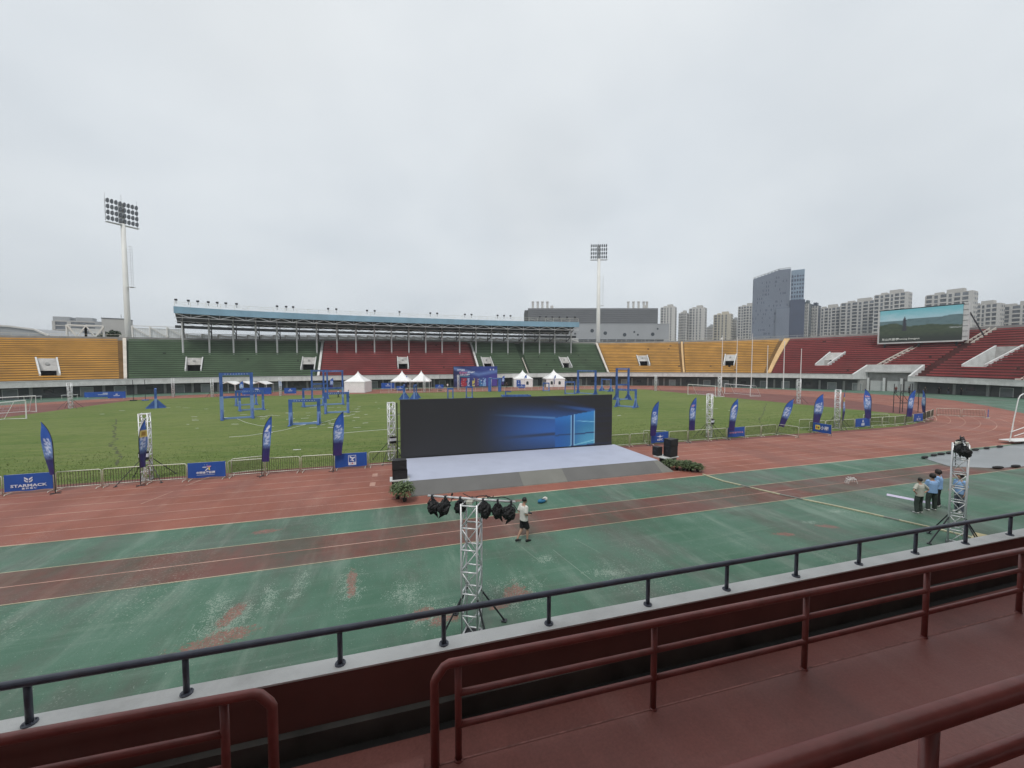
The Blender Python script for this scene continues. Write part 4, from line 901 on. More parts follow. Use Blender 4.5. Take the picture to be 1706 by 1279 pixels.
gate('narrow gate seen edge on above the left end of the LED wall', (2.1, 83.6), (2.4, 86.4), 3.0, foot=1.0)
gate('narrow gate seen edge on, second above the LED wall from its left end', (4.2, 83.2), (4.8, 86.2), 3.0, foot=1.0)
gate('small slim two post gate above the LED wall left of the billboard', (10.9, 81.2), (11.9, 80.9), 2.35, foot=.4, pale=False, pw=.22)
gate('small slim two post gate in front of the billboard', (15.1, 83.0), (16.3, 82.6), 2.6, foot=.9, pale=False, pw=.22)
gate('thick dark blue double column gate covering the right edge of the billboard', (24.9, 101.9), (27.4, 100.9), 3.7, foot=.5, pw=.8, pale=False, base=False)
gate('low cluster gate with A shaped feet in front of the rightmost tent', (39.6, 100.0), (41.1, 99.6), 2.3, foot=1.1)
gate('narrow blue gate with A shaped feet right of the white tents', (40.6, 88.0), (42.8, 87.3), 3.1, foot=1.2, pw=.24, pale=False)
gate('large square blue gate just behind the right end of the LED wall', (44.5, 88.8), (46.8, 84.1), 5.85, foot=.9, pw=.42, pale=False)
gate('small gate seen edge on in the gap left of the tall right gate', (55.0, 95.3), (56.1, 92.5), 3.4, foot=1.3, pw=.34)
gate('tall narrow blue gate right of the LED wall', (43.6, 69.7), (46.3, 69.6), 6.5, mid=3.1, foot=1.5, pw=.36, pale=False)
gate('low blue gate in front of the tall narrow gate right of the LED wall', (36.9, 58.6), (38.7, 56.0), 3.1, foot=1.2, pw=.3)
t = thing('fallen_gate', 'blue gate lying flat on the turf behind the top of the LED wall', 'drone gate', (26.5, 84.2, 0), -.1)
for nm, a, b, w in (('post', (-3.0, -.9, .18), (3.4, -1.2, .18), .3), ('post', (-3.0, 1.1, .18), (3.4, .9, .18), .3), ('top_beam', (-3.0, -.7, .18), (-3.0, .95, .18), .3), ('bottom_beam', (3.3, -1.0, .18), (3.3, .75, .18), .25), ('foot', (-2.2, 0, .0), (-2.2, .05, 1.3), .25), ('foot', (-2.1, .2, 1.15), (-.9, .2, 1.1), .22)): mb = MB(); mb.bar(a, b, w); obj(nm, mb, m_gateblue, t)

# ------------------------------------------------------------------ feather flags
def flag(label, x, y, h, rz, lean=0, mirror=1, w=.82, z0=1.05, style=0, seed=0, group='blue feather flags along the near fence', scale=1.0):
    t = thing('feather_flag', label, 'feather flag', (x, y, 0), rz, group); t.rotation_euler = (0, lean, rz)
    nu, nv = 8, 34; H = h; mb = MB(); cols = []
    def pole(v):    # v 0..1 from ground to tip
        z = v*H; b = max(0, (v-.62)/.38); return Vector((mirror*w*.95*b**2.3, 0, z-b**3*.22*w))
    for j in range(nv+1):
        v = z0/H+(1-z0/H)*j/nv; p = pole(v); f = j/nv
        full = w*(.80+.20*sm(0, .5, f)); xe = mirror*(full if f < .6 else lerp(full, w*.95, sm(.6, 1, f)))
        if style == 3: xe *= sm(-.35, .35, f)
        for i in range(nu+1):
            u = i/nu; X = lerp(p.x, max(p.x*mirror, xe*mirror)*mirror, u); mb.v.append((X, .05*sin(u*5+f*7+seed)*u, p.z+.10*(1-u)*0))
            n1 = nz(u*3+seed, f*9, 1); n2 = nz(u*9+seed, f*26, 4); n3 = nz(u*14, f*40+seed, 6)
            c = mixc((.018, .020, .115), (.030, .115, .47), sm(.25, .75, f)+.25*n1); c = mixc(c, (.05, .02, .14), .6*sm(.3, .0, f))
            splash = sm(.26, .36, f)*sm(.66, .5, f); c = mixc(c, (.26, .44, .78), .85*splash*(.6+.8*n2))
            if .36 < f < .66 and .16 < u < .86 and n3 > -.02: c = mixc(c, (.62, .70, .86), .85)
            if style == 1 and .62 < f < .78 and .15 < u < .8 and (abs(u-.5-(f-.7)*3) < .16): c = (.72, .76, .85)
            if style == 2 and .68 < f < .75 and .15 < u < .85 and nz(u*20, f*40, seed) > -.1: c = (.66, .38, .44)
            if style == 4 and .60 < f < .74 and u > .1: c = (.70, .58, .16) if abs(u-.55) > .2 or abs(f-.67) > .04 else (.35, .22, .05)
            c = mixc(c, (.35, .45, .70), .5*sm(.03, .0, abs(u-.3-f*.35+.1*n1))*sm(.7, .9, f))
            cols.append(c)
    for j in range(nv):
        for i in range(nu): a = j*(nu+1)+i; mb.f.append((a, a+1, a+nu+2, a+nu+1)); mb.mi.append(0)
    s_ = obj('sail', mb, m_print, t, True, cols)
    mb = MB(); mb.path([pole(k/24) for k in range(25)], [.022]*18+[.016]*7, 6); obj('pole', mb, m_dkmetal, t)
    mb = MB(); mb.box((0, 0, .015), (.55, .06, .03)); mb.box((0, 0, .016), (.06, .55, .028)); obj('cross_base', mb, m_dkmetal, t)
    return t
flag('feather flag curving left over the barrier with the white owl emblem banner', -17.95, 27.75, 4.1, -.25, .0, -1, .56, style=3, seed=1)
flag('purple feather flag turned edge on in front of the left truss tower', -14.3, 28.1, 4.0, 1.25, 0, 1, .5, style=4, seed=2)
flag('leaning feather flag with white arrow mark, third from the left end', -8.1, 28.2, 4.0, -.15, .055, 1, .50, z0=.95, style=1, seed=3)
flag('feather flag rising left of the banner with the framed white eagle', -3.9, 28.15, 4.15, .05, .02, 1, .66, style=0, seed=4)
flag('feather flag at the left end of the banner with white wings emblem', 21.5, 29.0, 4.1, -.2, .05, 1, .62, z0=.9, style=0, seed=5)
flag('upright feather flag with pink lettering near the top, left of a truss', 25.8, 29.1, 4.3, -.1, .0, 1, .68, z0=1.15, style=2, seed=6)
flag('feather flag with white arrow mark behind the banner with a pink text line', 30.4, 29.2, 4.1, -.2, .06, 1, .72, z0=.9, style=1, seed=7)
flag('strongly tilted feather flag beside the barrier turned towards the track', 37.2, 29.8, 4.15, -.3, .26, 1, .74, z0=.95, style=0, seed=8)
flag('broad feather flag rising behind the banner with the yellow square icon', 42.2, 29.8, 4.35, -.25, .05, 1, .95, style=0, seed=9)
flag('narrow feather flag with yellow square emblem beside a truss tower', 46.6, 29.8, 4.5, .35, .03, 1, .72, style=4, seed=10)
flag('feather flag with pole on its right, behind the small banner with white block', 51.8, 30.2, 4.6, -.3, .0, -1, .86, style=2, seed=11)
flag('feather flag leaning slightly right in front of the black scaffold', 58.2, 30.4, 4.4, -.3, .06, 1, .74, z0=1.0, style=0, seed=12)
flag('feather flag seen nearly edge on beside the last banner at right', 64.0, 31.5, 4.2, 1.05, .02, 1, .6, style=0, seed=13)
GF = 'feather flags on the far side of the turf'
for k, (x, y, h, lab) in enumerate([(-26, 108, 3.6, 'far dark feather flag standing behind the blue banner panel'), (-16, 112, 4.0, 'far pale blue feather flag just left of the first white tent'), (3.1, 113, 4.3, 'far dark feather flag in front of the left open tent'), (32.3, 117, 4.1, 'far blue feather flag right of the event billboard'), (40.2, 118, 4.3, 'far dark feather flag in front of the tent with two arched windows, left one'), (49.5, 116, 4.2, 'far feather flag at the left edge of the rightmost tent'), (-32.5, 100, 3.8, 'far purple feather flag behind the low gates at left')]):
    flag(lab, x, y, h, -.2+.3*(k % 3), .05*(k % 2), -1 if k == 0 else 1, .85, style=0, seed=30+k, group=GF)

# ------------------------------------------------------------------ crowd barriers
BW = 2.03
def barrier_meshes():
    fr = MB(); r = .024; H = 1.08; a = BW/2-.03
    fr.path([(-a, 0, .0), (-a, 0, H-.1), (-a+.03, 0, H-.03), (-a+.1, 0, H), (a-.1, 0, H), (a-.03, 0, H-.03), (a, 0, H-.1), (a, 0, .0)], r, 6)
    lo = MB().tube((-a, 0, .18), (a, 0, .18), r*.9, 6)
    bar_ = MB().tube((0, 0, .19), (0, 0, H-.02), .013, 5)
    ft = MB().path([(0, -.28, .02), (0, -.2, .07), (0, .2, .07), (0, .28, .02)], .018, 6)
    return fr.mesh('frame', m_steel, True), lo.mesh('lower_rail', m_steel, True), bar_.mesh('bar', m_brass), ft.mesh('foot', m_steel)
b_fr, b_lo, b_bar, b_ft = barrier_meshes()
GB = 'crowd barriers along the near fence'
def barrier(label, p, q, banner=None):
    p, q = Vector(p), Vector(q); c = (p+q)/2; d = q-p; sc = d.length/BW
    t = thing('crowd_barrier', label, 'crowd barrier', (c.x, c.y, .004), math.atan2(d.y, d.x), GB)
    t.scale = (sc, 1, 1)
    place(b_fr, 'frame', t); place(b_lo, 'lower_rail', t)
    if not banner:
        for k in range(15): place(b_bar, 'bar', t, (lerp(-BW/2+.13, BW/2-.13, k/14), 0, 0))
    for sx in (-1, 1): place(b_ft, 'foot', t, (sx*(BW/2-.15), 0, 0))
    if banner:
        mb = MB(); n_ = 12; w = BW-.08
        for sy in (-1, 1):
            for k in range(n_):
                x0, x1 = -w/2+w*k/n_, -w/2+w*(k+1)/n_; f = lambda x: sy*(.035+.010*sin(x*7+1)); zb_ = lambda x: .17+.02*sin(x*5+p.x)
                P = [(x0, f(x0), zb_(x0)), (x1, f(x1), zb_(x1)), (x1, sy*.028, 1.10), (x0, sy*.028, 1.10)]; mb.face(P if sy < 0 else P[::-1])
        mb.face([(-w/2, -.028, 1.10), (w/2, -.028, 1.10), (w/2, .028, 1.10), (-w/2, .028, 1.10)])
        bn = obj('banner_cover', mb, m_banner, t); banner(bn)
    return t
def txt(par, body, size, x, z, mat, sx=1.0, bold=.004, y=-.052): return place(text_mesh(body, size, mat, bold=bold, sx=sx), 'lettering', par, (x, y, z), (pi/2, 0, 0))
def flat(par, polys, mat, name='emblem', y=-.052):
    mb = MB()
    for P in polys: mb.face([(x, y, z) for x, z in P])
    return obj(name, mb, mat, par)
def bn_owl(b):
    txt(b, 'STARMACK', .21, 0, .45, m_whiteprint, 1.35, .006); txt(b, '星 际 竞 技', .09, .02, .29, m_whiteprint, 1.4)
    P = []
    for s in (-1, 1):
        P += [[(s*.02, .72), (s*.17, .86), (s*.17, .93), (s*.05, .86), (s*.02, .83)], [(s*.17, .82), (s*.17, .72), (s*.07, .66), (s*.07, .70)], [(s*.02, .69), (s*.02, .62), (s*.13, .66), (s*.16, .70)]]
    flat(b, [p if (p[1][0]-p[0][0])*(p[2][1]-p[0][1])-(p[2][0]-p[0][0])*(p[1][1]-p[0][1]) > 0 else p[::-1] for p in P], m_whiteprint)
def bn_lottery(b):
    txt(b, '中国体育彩票', .155, -.05, .46, m_whiteprint, 1.05, .006)
    flat(b, [[(-.52, .32), (.42, .32), (.42, .345), (-.52, .345)]], m_greyprint)
    flat(b, [[(-.10, .58), (-.03, .58), (.12, .74), (.05, .76)]], m_whiteprint); flat(b, [[(.10, .62), (.18, .60), (.16, .80), (.09, .78)]], m_yelprint)
    flat(b, [[(-.22, .78), (-.06, .76), (.02, .80), (-.02, .84), (-.2, .84)]], m_greyprint); flat(b, [[(.02, .80), (.22, .80), (.24, .88), (.0, .88)]], m_pinkprint)
    flat(b, [[(-.12, .93), (-.08, .93), (-.08, .96), (-.12, .96)], [(0, .93), (.05, .93), (.05, .96), (0, .96)]], m_greyprint)
def bn_fai(b, x=.07):
    flat(b, [[(x-.24, .28), (x+.24, .28), (x+.24, .96), (x-.24, .96)]], m_whiteprint); flat(b, [[(x-.21, .49), (x+.21, .49), (x+.21, .93), (x-.21, .93)]], m_banner, 'emblem_field', -.056)
    flat(b, [[(x-.17, .88), (x-.12, .78), (x-.02, .72), (x-.05, .66), (x-.14, .58), (x-.02, .60), (x+.05, .54), (x+.12, .53), (x+.10, .60), (x+.03, .66), (x+.08, .72), (x+.18, .78), (x+.15, .86), (x+.05, .80), (x-.04, .84), (x-.1, .90)]], m_whiteprint, 'eagle_emblem', -.060)
    txt(b, 'F   I', .19, x, .385, m_greyprint, 1, .004, -.057); txt(b, 'A', .19, x+.01, .385, m_redprint, 1, .004, -.058)
def bn_asfc(b):
    flat(b, [[(-.42, .74), (-.1, .66), (0, .60), (.1, .66), (.42, .74), (.12, .74), (.03, .80), (0, .90), (-.03, .80), (-.12, .74)]], m_whiteprint); txt(b, 'ASFC', .24, .0, .42, m_whiteprint, 1.15, .008)
def bn_pink(b):
    txt(b, '中国航空运动协会', .17, -.0, .58, m_pinkprint, 1.2, .008)
def bn_yellow(b):
    flat(b, [[(-.66, .42), (-.22, .42), (-.18, .47), (-.18, .86), (-.22, .90), (-.66, .90), (-.70, .86), (-.70, .47)]], m_yelprint); flat(b, [[(-.60, .56), (-.48, .56), (-.44, .66), (-.48, .76), (-.60, .76)]], m_redprint, 'emblem', -.056); flat(b, [[(-.42, .54), (-.28, .54), (-.26, .64), (-.30, .74), (-.42, .74)]], M('olive_print', (.12, .12, .03), .6, .1, 2), 'emblem', -.056)
    txt(b, '小圈', .42, .28, .62, m_whiteprint, 1.05, .012)
def bn_block(b):
    txt(b, 'R', .40, .02, .76, m_whiteprint, 1, .01); flat(b, [[(-.2, .30), (.2, .30), (.2, .55), (-.2, .55)]], m_whiteprint); flat(b, [[(-.12, .36), (.12, .36), (.12, .50), (-.12, .50)]], m_greyprint, 'emblem', -.056)
def bn_tri(b):
    flat(b, [[(-.12, .66), (.12, .66), (0, .86)]], m_greyprint); txt(b, '北航集团', .17, 0, .44, m_whiteprint, 1.2, .008); flat(b, [[(-.42, .28), (.42, .28), (.42, .33), (-.42, .33)]], m_greyprint)
F = 28.4
barrier('bare steel barrier cut by the left picture edge', (-24.5, 28.1), (-22.45, 28.1))
barrier('bare steel barrier left of the banner with the white owl emblem', (-22.42, 28.1), (-20.4, 28.15))
barrier('barrier covered by blue banner with white owl emblem and wide lettering', (-20.36, 28.15), (-18.3, 28.25), bn_owl)
barrier('bare steel barrier right of the owl emblem banner', (-18.25, 28.25), (-16.22, 28.33))
barrier('bare steel barrier in front of the left truss tower', (-16.2, 28.33), (-14.2, 28.4))
barrier('bare steel barrier left of the banner with the coloured figure emblem', (-14.17, 28.4), (-12.12, 28.38))
barrier('barrier covered by blue banner with coloured running figure emblem', (-12.1, 28.34), (-10.05, 28.34), bn_lottery)
barrier('bare steel barrier right of the coloured emblem banner', (-10.0, 28.38), (-8.0, 28.48))
barrier('bare steel barrier right of the leaning flag with the white arrow', (-7.97, 28.48), (-5.93, 28.48))
barrier('bare steel barrier left of the banner with the framed eagle', (-5.9, 28.48), (-3.9, 28.46))
barrier('barrier covered by blue banner with white framed eagle emblem', (-3.85, 28.44), (-1.75, 28.44), bn_fai)
barrier('bare steel barrier between the eagle banner and the LED wall', (-1.7, 28.46), (.3, 28.5))
barrier('steel barrier standing behind the first one, doubled at left', (-10.0, 28.9), (-8.05, 29.4))
for k in range(2): barrier(['bare steel barrier right of the LED wall, left one of the two', 'bare steel barrier right of the LED wall, next to the winged banner'][k], (17.75+2.0*k, 29.3+.05*k), (19.7+2.0*k, 29.35+.05*k))
barrier('steel barrier turned behind the winged emblem banner', (22.0, 30.6), (24.0, 29.9))
barrier('barrier covered by blue banner with white wings emblem and four letters', (21.8, 29.25), (23.85, 29.45), bn_asfc)
R_ = [(23.9, 29.42), (25.9, 29.36), (28.25, 29.39), (30.5, 29.47)]
for (a, b, l) in ((0, 1, 'bare steel barrier between the winged banner and the pink lettered flag'), (1, 2, 'bare steel barrier right of the pink lettered flag'), (2, 3, 'bare steel barrier in front of the truss between two right flags')): barrier(l, R_[a], R_[b])
barrier('barrier covered by blue banner with one long pink text line', (30.55, 29.45), (32.8, 29.55), bn_pink)
barrier('bare steel barrier right of the pink text banner', (32.85, 29.58), (34.95, 29.62)); barrier('bare steel barrier ending at the strongly tilted flag', (35.0, 29.63), (37.2, 29.8))
barrier('bare steel barrier turned towards the track beside the tilted flag', (37.5, 29.9), (37.75, 27.9))
barrier('barrier with blue banner carrying a yellow square icon, turned towards the track', (42.2, 29.75), (42.0, 27.75), bn_yellow)
barrier('bare steel barrier behind the yellow icon banner', (42.6, 30.4), (44.8, 30.3)); barrier('bare steel barrier left of the narrow flag with yellow emblem', (44.85, 30.3), (47.05, 30.22)); barrier('second steel barrier set back behind the truss at right', (43.0, 31.8), (45.0, 31.4))
barrier('bare steel barrier left of the small banner with a white block', (47.1, 30.2), (49.2, 30.22))
barrier('barrier covered by blue banner with stacked white block emblem', (49.25, 30.2), (52.05, 30.42), bn_block)
barrier('bare steel barrier right of the white block banner', (52.1, 30.45), (54.2, 30.48)); barrier('bare steel barrier, second right of the white block banner', (54.25, 30.48), (56.3, 30.4)); barrier('bare steel barrier left of the flag by the scaffold', (56.35, 30.42), (58.4, 30.6)); barrier('steel barrier set back behind the two plain ones at right', (55.2, 33.0), (58.2, 32.0))
barrier('bare steel barrier between the scaffold flag and the last banner', (58.45, 30.62), (60.9, 31.1)); barrier('barrier covered by the last blue banner with a small white triangle emblem', (60.95, 31.1), (63.1, 31.3), bn_tri)
barrier('bare steel barrier right of the last blue banner', (63.2, 31.4), (65.8, 32.3)); barrier('bare steel barrier at the bend, seen nearly edge on', (66.0, 32.4), (68.5, 33.2)); barrier('bare steel barrier at the corner of the fence bend', (68.6, 33.2), (70.8, 34.0))
barrier('bare steel barrier across the red bend, left one of the pair', (72.6, 34.6), (74.4, 32.9)); barrier('bare steel barrier across the red bend, right one of the pair', (74.45, 32.85), (75.9, 31.2))
t = thing('banner_stand', 'narrow blue banner tied to the end of the barrier across the red bend', 'banner', (76.0, 31.0, .004), .3); mb = MB(); mb.box((0, 0, .65), (.45, .05, 1.0)); bcl = obj('cloth', mb, m_banner, t); flat(bcl, [[(-.06, .4), (.06, .4), (.06, .9), (-.06, .9)]], m_whiteprint, 'emblem', -.03); mb = MB(); mb.box((0, 0, .06), (.5, .3, .12)); obj('base', mb, m_steel, t)
# plain far row
mb = MB(); H = 1.08; mb.path([(-1, 0, 0), (-1, 0, H), (1, 0, H), (1, 0, 0)], .03, 5); mb.tube((-1, 0, .2), (1, 0, .2), .022, 5)
for k in range(11): mb.tube((-.85+.17*k, 0, .2), (-.85+.17*k, 0, H), .009, 4, cap=False)
farb = mb.mesh('crowd_barrier', m_steel)
GFB = 'far crowd barriers along the opposite straight'
for k in range(33):
    x = -2+2.04*k; y = 104.3-(max(0, x-48)**2)*.018; o = place(farb, 'crowd_barrier', None, (x, y, .012), (0, 0, -max(0, x-48)*.036)); tag(o, 'plain steel crowd barrier in the long far row before the tents', 'crowd barrier', GFB)

# ------------------------------------------------------------------ tents, canopies, billboard
def pagoda(label, x, y, w, rz, eave=2.7, apex=5.6, walls=True, windows=0, openfront=False):
    t = thing('pagoda_tent', label, 'tent', (x, y, .012), rz, 'white peaked tents on the far side'); a = w/2
    mb = MB(); n_ = 8; rings = []
    for k in range(n_+1):
        f = k/n_; r = a*(1.02-f) if k < n_ else .03; r = a*1.02*(1-f)**1.6+.02; rings.append((r, eave+(apex-eave)*f))
    for (r1, z1), (r2, z2) in zip(rings, rings[1:]):
        for k in range(4):
            c = [(-1, -1), (1, -1), (1, 1), (-1, 1)]; p, q = c[k], c[(k+1) % 4]; mb.face([(p[0]*r1, p[1]*r1, z1), (q[0]*r1, q[1]*r1, z1), (q[0]*r2, q[1]*r2, z2), (p[0]*r2, p[1]*r2, z2)])
    obj('peaked_roof', mb, m_tent, t)
    mb = MB()
    for k in range(4):
        c = [(-1, -1), (1, -1), (1, 1), (-1, 1)]; p, q = c[k], c[(k+1) % 4]; r = a*1.02
        for j in range(8):
            u0, u1 = j/8, (j+1)/8; P = lambda u: (lerp(p[0], q[0], u)*r, lerp(p[1], q[1], u)*r); s0, s1 = P(u0), P(u1); d_ = .30
            mb.face([(*s0, eave-d_+.05*(j % 2)), (*s1, eave-d_+.05*((j+1) % 2)), (*s1, eave), (*s0, eave)])
    obj('valance', mb, m_tent, t)
    leg = MB().box((0, 0, eave/2), (.09, .09, eave)).mesh('leg', m_alu)
    for sx in (-1, 1):
        for sy in (-1, 1): place(leg, 'leg', t, (sx*(a-.05), sy*(a-.05), 0))
    if walls:
        for k, (cx_, cy_, lx, ly) in enumerate(((0, -a, w, 0), (a, 0, 0, w), (-a, 0, 0, w), (0, a, w, 0))):
            if openfront and k == 2: continue
            mb = MB(); n_ = 10
            for j in range(n_):
                u0, u1 = j/n_-.5, (j+1)/n_-.5; off = lambda u: .03*sin(u*40)
                A = (cx_+lx*u0+(off(u0) if ly else 0), cy_+ly*u0+(off(u0) if lx else 0)); B = (cx_+lx*u1+(off(u1) if ly else 0), cy_+ly*u1+(off(u1) if lx else 0)); mb.face([(*A, .02), (*B, .02), (*B, eave-.05), (*A, eave-.05)])
            wl = obj('wall', mb, m_tent, t)
            if k == 0:
                for j in range(windows):
                    x0 = (j-(windows-1)/2)*w*.42; P = [(x0-.38, .85), (x0+.38, .85)]+[(x0+.38*cos(q), 1.55+.38*sin(q)) for q in [pi*i/8 for i in range(9)]]; mb = MB(); mb.face([(px_, -a-.05, z) for px_, z in P]); wn = obj('arched_window', mb, m_glassw, wl)
    return t
pagoda('white peaked tent closed with pleated walls, leftmost of the tents', -8.7, 109.8, 5.2, -.28, 2.85, 5.55)
pagoda('open sided white peaked tent, left of the joined pair', 2.5, 114.0, 5.1, -.20, 2.7, 5.6, walls=False)
pagoda('open sided white peaked tent, right of the joined pair beside the billboard', 7.7, 112.8, 5.1, -.20, 2.7, 5.6, walls=False)
pagoda('white peaked tent with two arched windows right of the billboard', 40.6, 121.0, 6.0, -.22, 2.75, 5.6, windows=2)
pagoda('rightmost white peaked tent with arched windows and open left side', 50.8, 119.2, 6.2, -.18, 2.75, 5.7, windows=2, openfront=True)
def gable(label, x, y, w, d, rz):
    t = thing('gable_canopy', label, 'canopy', (x, y, .004), rz, 'white gable canopies under the left green seats'); mb = MB(); a, b = w/2, d/2
    mb.face([(-a, -b, 2.35), (0, -b, 3.05), (0, b, 3.05), (-a, b, 2.35)]); mb.face([(0, -b, 3.05), (a, -b, 2.35), (a, b, 2.35), (0, b, 3.05)]); mb.face([(-a, -b, 2.35), (-a, -b, 2.15), (0, -b, 2.85), (0, -b, 3.05)]); mb.face([(0, -b, 3.05), (0, -b, 2.85), (a, -b, 2.15), (a, -b, 2.35)]); obj('canopy_roof', mb, m_tent, t)
    leg = MB().box((0, 0, 1.17), (.07, .07, 2.34)).mesh('leg', m_alu)
    for sx in (-1, 1):
        for sy in (-1, 1): place(leg, 'leg', t, (sx*(a-.04), sy*(b-.04), 0))
for k, (x, y) in enumerate([(-38.9, 114.5), (-35.2, 113.7), (-31.6, 113.0)]): gable(['white gable canopy seen through the tall two tier gate, left one', 'white gable canopy right of the first, seen through the tall gate', 'white gable canopy furthest right, beside the purple far flag'][k], x, y, 3.65, 3.5, -.2)
# event billboard
t = thing('event_billboard', 'large blue and purple event billboard with white title and coloured cut out figures', 'billboard', (24.7, 119.5, .004), .12)
nx, nzv = 110, 56; W, Hh = 14.2, 6.6; mb = MB(); cols = []
for j in range(nzv+1):
    for i in range(nx+1):
        u, v = i/nx, j/nzv; mb.v.append(((u-.5)*W, -.35, .1+v*Hh))
        c = mixc((.012, .018, .085), (.03, .055, .27), sm(0, .7, u)+.3*nz(u*4, v*4)); c = mixc(c, (.11, .055, .32), .7*sm(.6, 1, u)*sm(.85, .3, v)); d = abs((v-.62)-(u-.56)*.35*(1 if u > .56 else -1.5)); c = mixc(c, (.14, .25, .55), .75*sm(.14, 0, d)+.25*max(0, nz(u*8, v*20, 3)))
        g = nz(u*70, v*34, 9)
        if .08 < u < .24 and .80 < v < .86 and g > -.05: c = (.72, .74, .80)
        if .12 < u < .30 and .66 < v < .76 and g > .0: c = (.50, .16, .30)
        if .30 < u < .47 and .69 < v < .76 and g > -.1: c = (.70, .74, .82)
        if .14 < u < .36 and .58 < v < .65 and g > -.05: c = (.66, .68, .78)
        if .13 < u < .36 and (.53 < v < .545 or .50 < v < .515): c = (.10, .42, .50)
        if .80 < u < .95 and .81 < v < .88 and int(u*40) % 3 == 0 and g > -.2: c = (.66, .70, .80)
        for (a0, a1, cc) in ((.16, .29, (.36, .03, .05)), (.30, .35, (.40, .48, .66)), (.41, .47, (.56, .52, .10)), (.48, .56, (.10, .05, .16)), (.58, .66, (.05, .20, .42)), (.66, .73, (.22, .38, .66))):
            if a0 < u < a1 and v < .46-.02*int((u*60) % 2) and nz(u*22, v*9, 4) > -.28: c = mixc(cc, (.75, .72, .7), .8 if nz(u*34, v*14, 8) > .38 else 0)
        if v < .07: c = (.03, .03, .05)
        cols.append(c)
for j in range(nzv):
    for i in range(nx): a = j*(nx+1)+i; mb.f.append((a, a+1, a+nx+2, a+nx+1)); mb.mi.append(0)
obj('printed_face', mb, m_print, t, cols=cols)
mb = MB(); mb.box((0, 0, Hh/2+.1), (W, .66, Hh-.02)); obj('box_frame', mb, m_dkmetal, t)
mb = MB()
for x in (-6, -2, 2, 6): mb.bar((x, .3, 4.5), (x, 2.6, .05), .12)
obj('back_brace', mb, m_dkmetal, t)
# blue banner panels on the far side
def panel(label, x, y, w, h, rz):
    t = thing('printed_banner', label, 'banner', (x, y, .012), rz, 'blue banner panels on the far side'); mb = MB(); mb.box((0, 0, h/2+.12), (w, .06, h)); p = obj('panel_face', mb, m_banner, t); flat(p, [[(-w*.18, h*.5), (w*.18, h*.5), (w*.18, h*.62), (-w*.18, h*.62)], [(-w*.06, h*.72), (w*.06, h*.72), (w*.06, h*.92), (-w*.06, h*.92)]], m_greyprint, 'print', -.034)
    mb = MB(); mb.box((-w*.42, 0, .06), (.08, .5, .12)); mb.box((w*.42, 0, .06), (.08, .5, .12)); obj('foot', mb, m_steel, t)
for a in (('blue banner panel on the red left bend before the undercroft', -55.8, 103.0, 3.0, 1.15, .0), ('dull purple banner panel behind the blue one on the left bend', -60.5, 108.0, 6.5, 1.1, .25), ('blue banner panel on the track left of the gate tower', -24.2, 107.7, 2.7, 1.35, -.1), ('blue banner panel left of the open sided tents', -1.4, 121.0, 3.8, 1.7, -.2), ('blue banner panel under the left open tent', 1.9, 111.5, 1.9, 1.2, -.1), ('blue banner panel between the open tents and the billboard', 13.2, 117.0, 2.4, 1.2, -.1), ('blue banner panel in front of the tent with two arched windows', 37.4, 112.3, 2.2, 1.1, -.2), ('tall blue banner panel at the door of the tent with two arched windows', 38.2, 117.8, 1.3, 2.2, -.3), ('blue banner panel behind the low gates under the gable canopies', -31, 106.5, 6.0, 1.6, 0.05)): panel(*a)
# goals
def goal(label, x, y, rz, w=7.0, h=2.44, d=2.0, group='white portable football goals', net=True):
    t = thing('football_goal', label, 'football goal', (x, y, .014), rz, group); r = .07
    mb = MB(); mb.path([(-w/2, 0, 0), (-w/2, 0, h), (w/2, 0, h), (w/2, 0, 0)], r, 8); obj('front_frame', mb, m_white, t)
    for sx in (-1, 1): mb = MB(); mb.path([(sx*w/2, 0, h), (sx*w/2, d*.5, h-.05), (sx*w/2, d, .05), (sx*w/2, 0, .05)], .04, 6); obj('side_frame', mb, m_white, t)
    mb = MB(); mb.tube((-w/2, d, .05), (w/2, d, .05), .04, 6); obj('ground_bar', mb, m_white, t)
    if net:
        mb = MB()
        for k in range(1, 14):
            xx = -w/2+w*k/14; mb.path([(xx, 0, h), (xx, d*.5, h-.2), (xx, d, .06)], .006, 3, cap=False)
        for k in range(1, 6): f = k/6; mb.tube((-w/2, lerp(d*.5, d, f), lerp(h-.1, .06, f)), (w/2, lerp(d*.5, d, f), lerp(h-.1, .06, f)), .006, 3, cap=False)
        stuff(obj('net', mb, m_greyprint, t))
    return t
goal('white goal on the brown bend at right, left of the pair, open side facing left', 68.2, 73.4, pi/2+.02, w=8.2, d=-2.6)
goal('white goal on the brown bend at right, right of the pair beside flagpoles', 78.1, 72.8, pi/2-.19, w=8.9, d=-2.6)
goal('white goal at the left turf corner, front post nearest the camera', -46.4, 64.2, pi/2, w=7.3, d=2.2)
goal('second white goal cut by the left picture edge behind the first goal', -53.8, 74.3, .94, w=7.3, d=2.0)
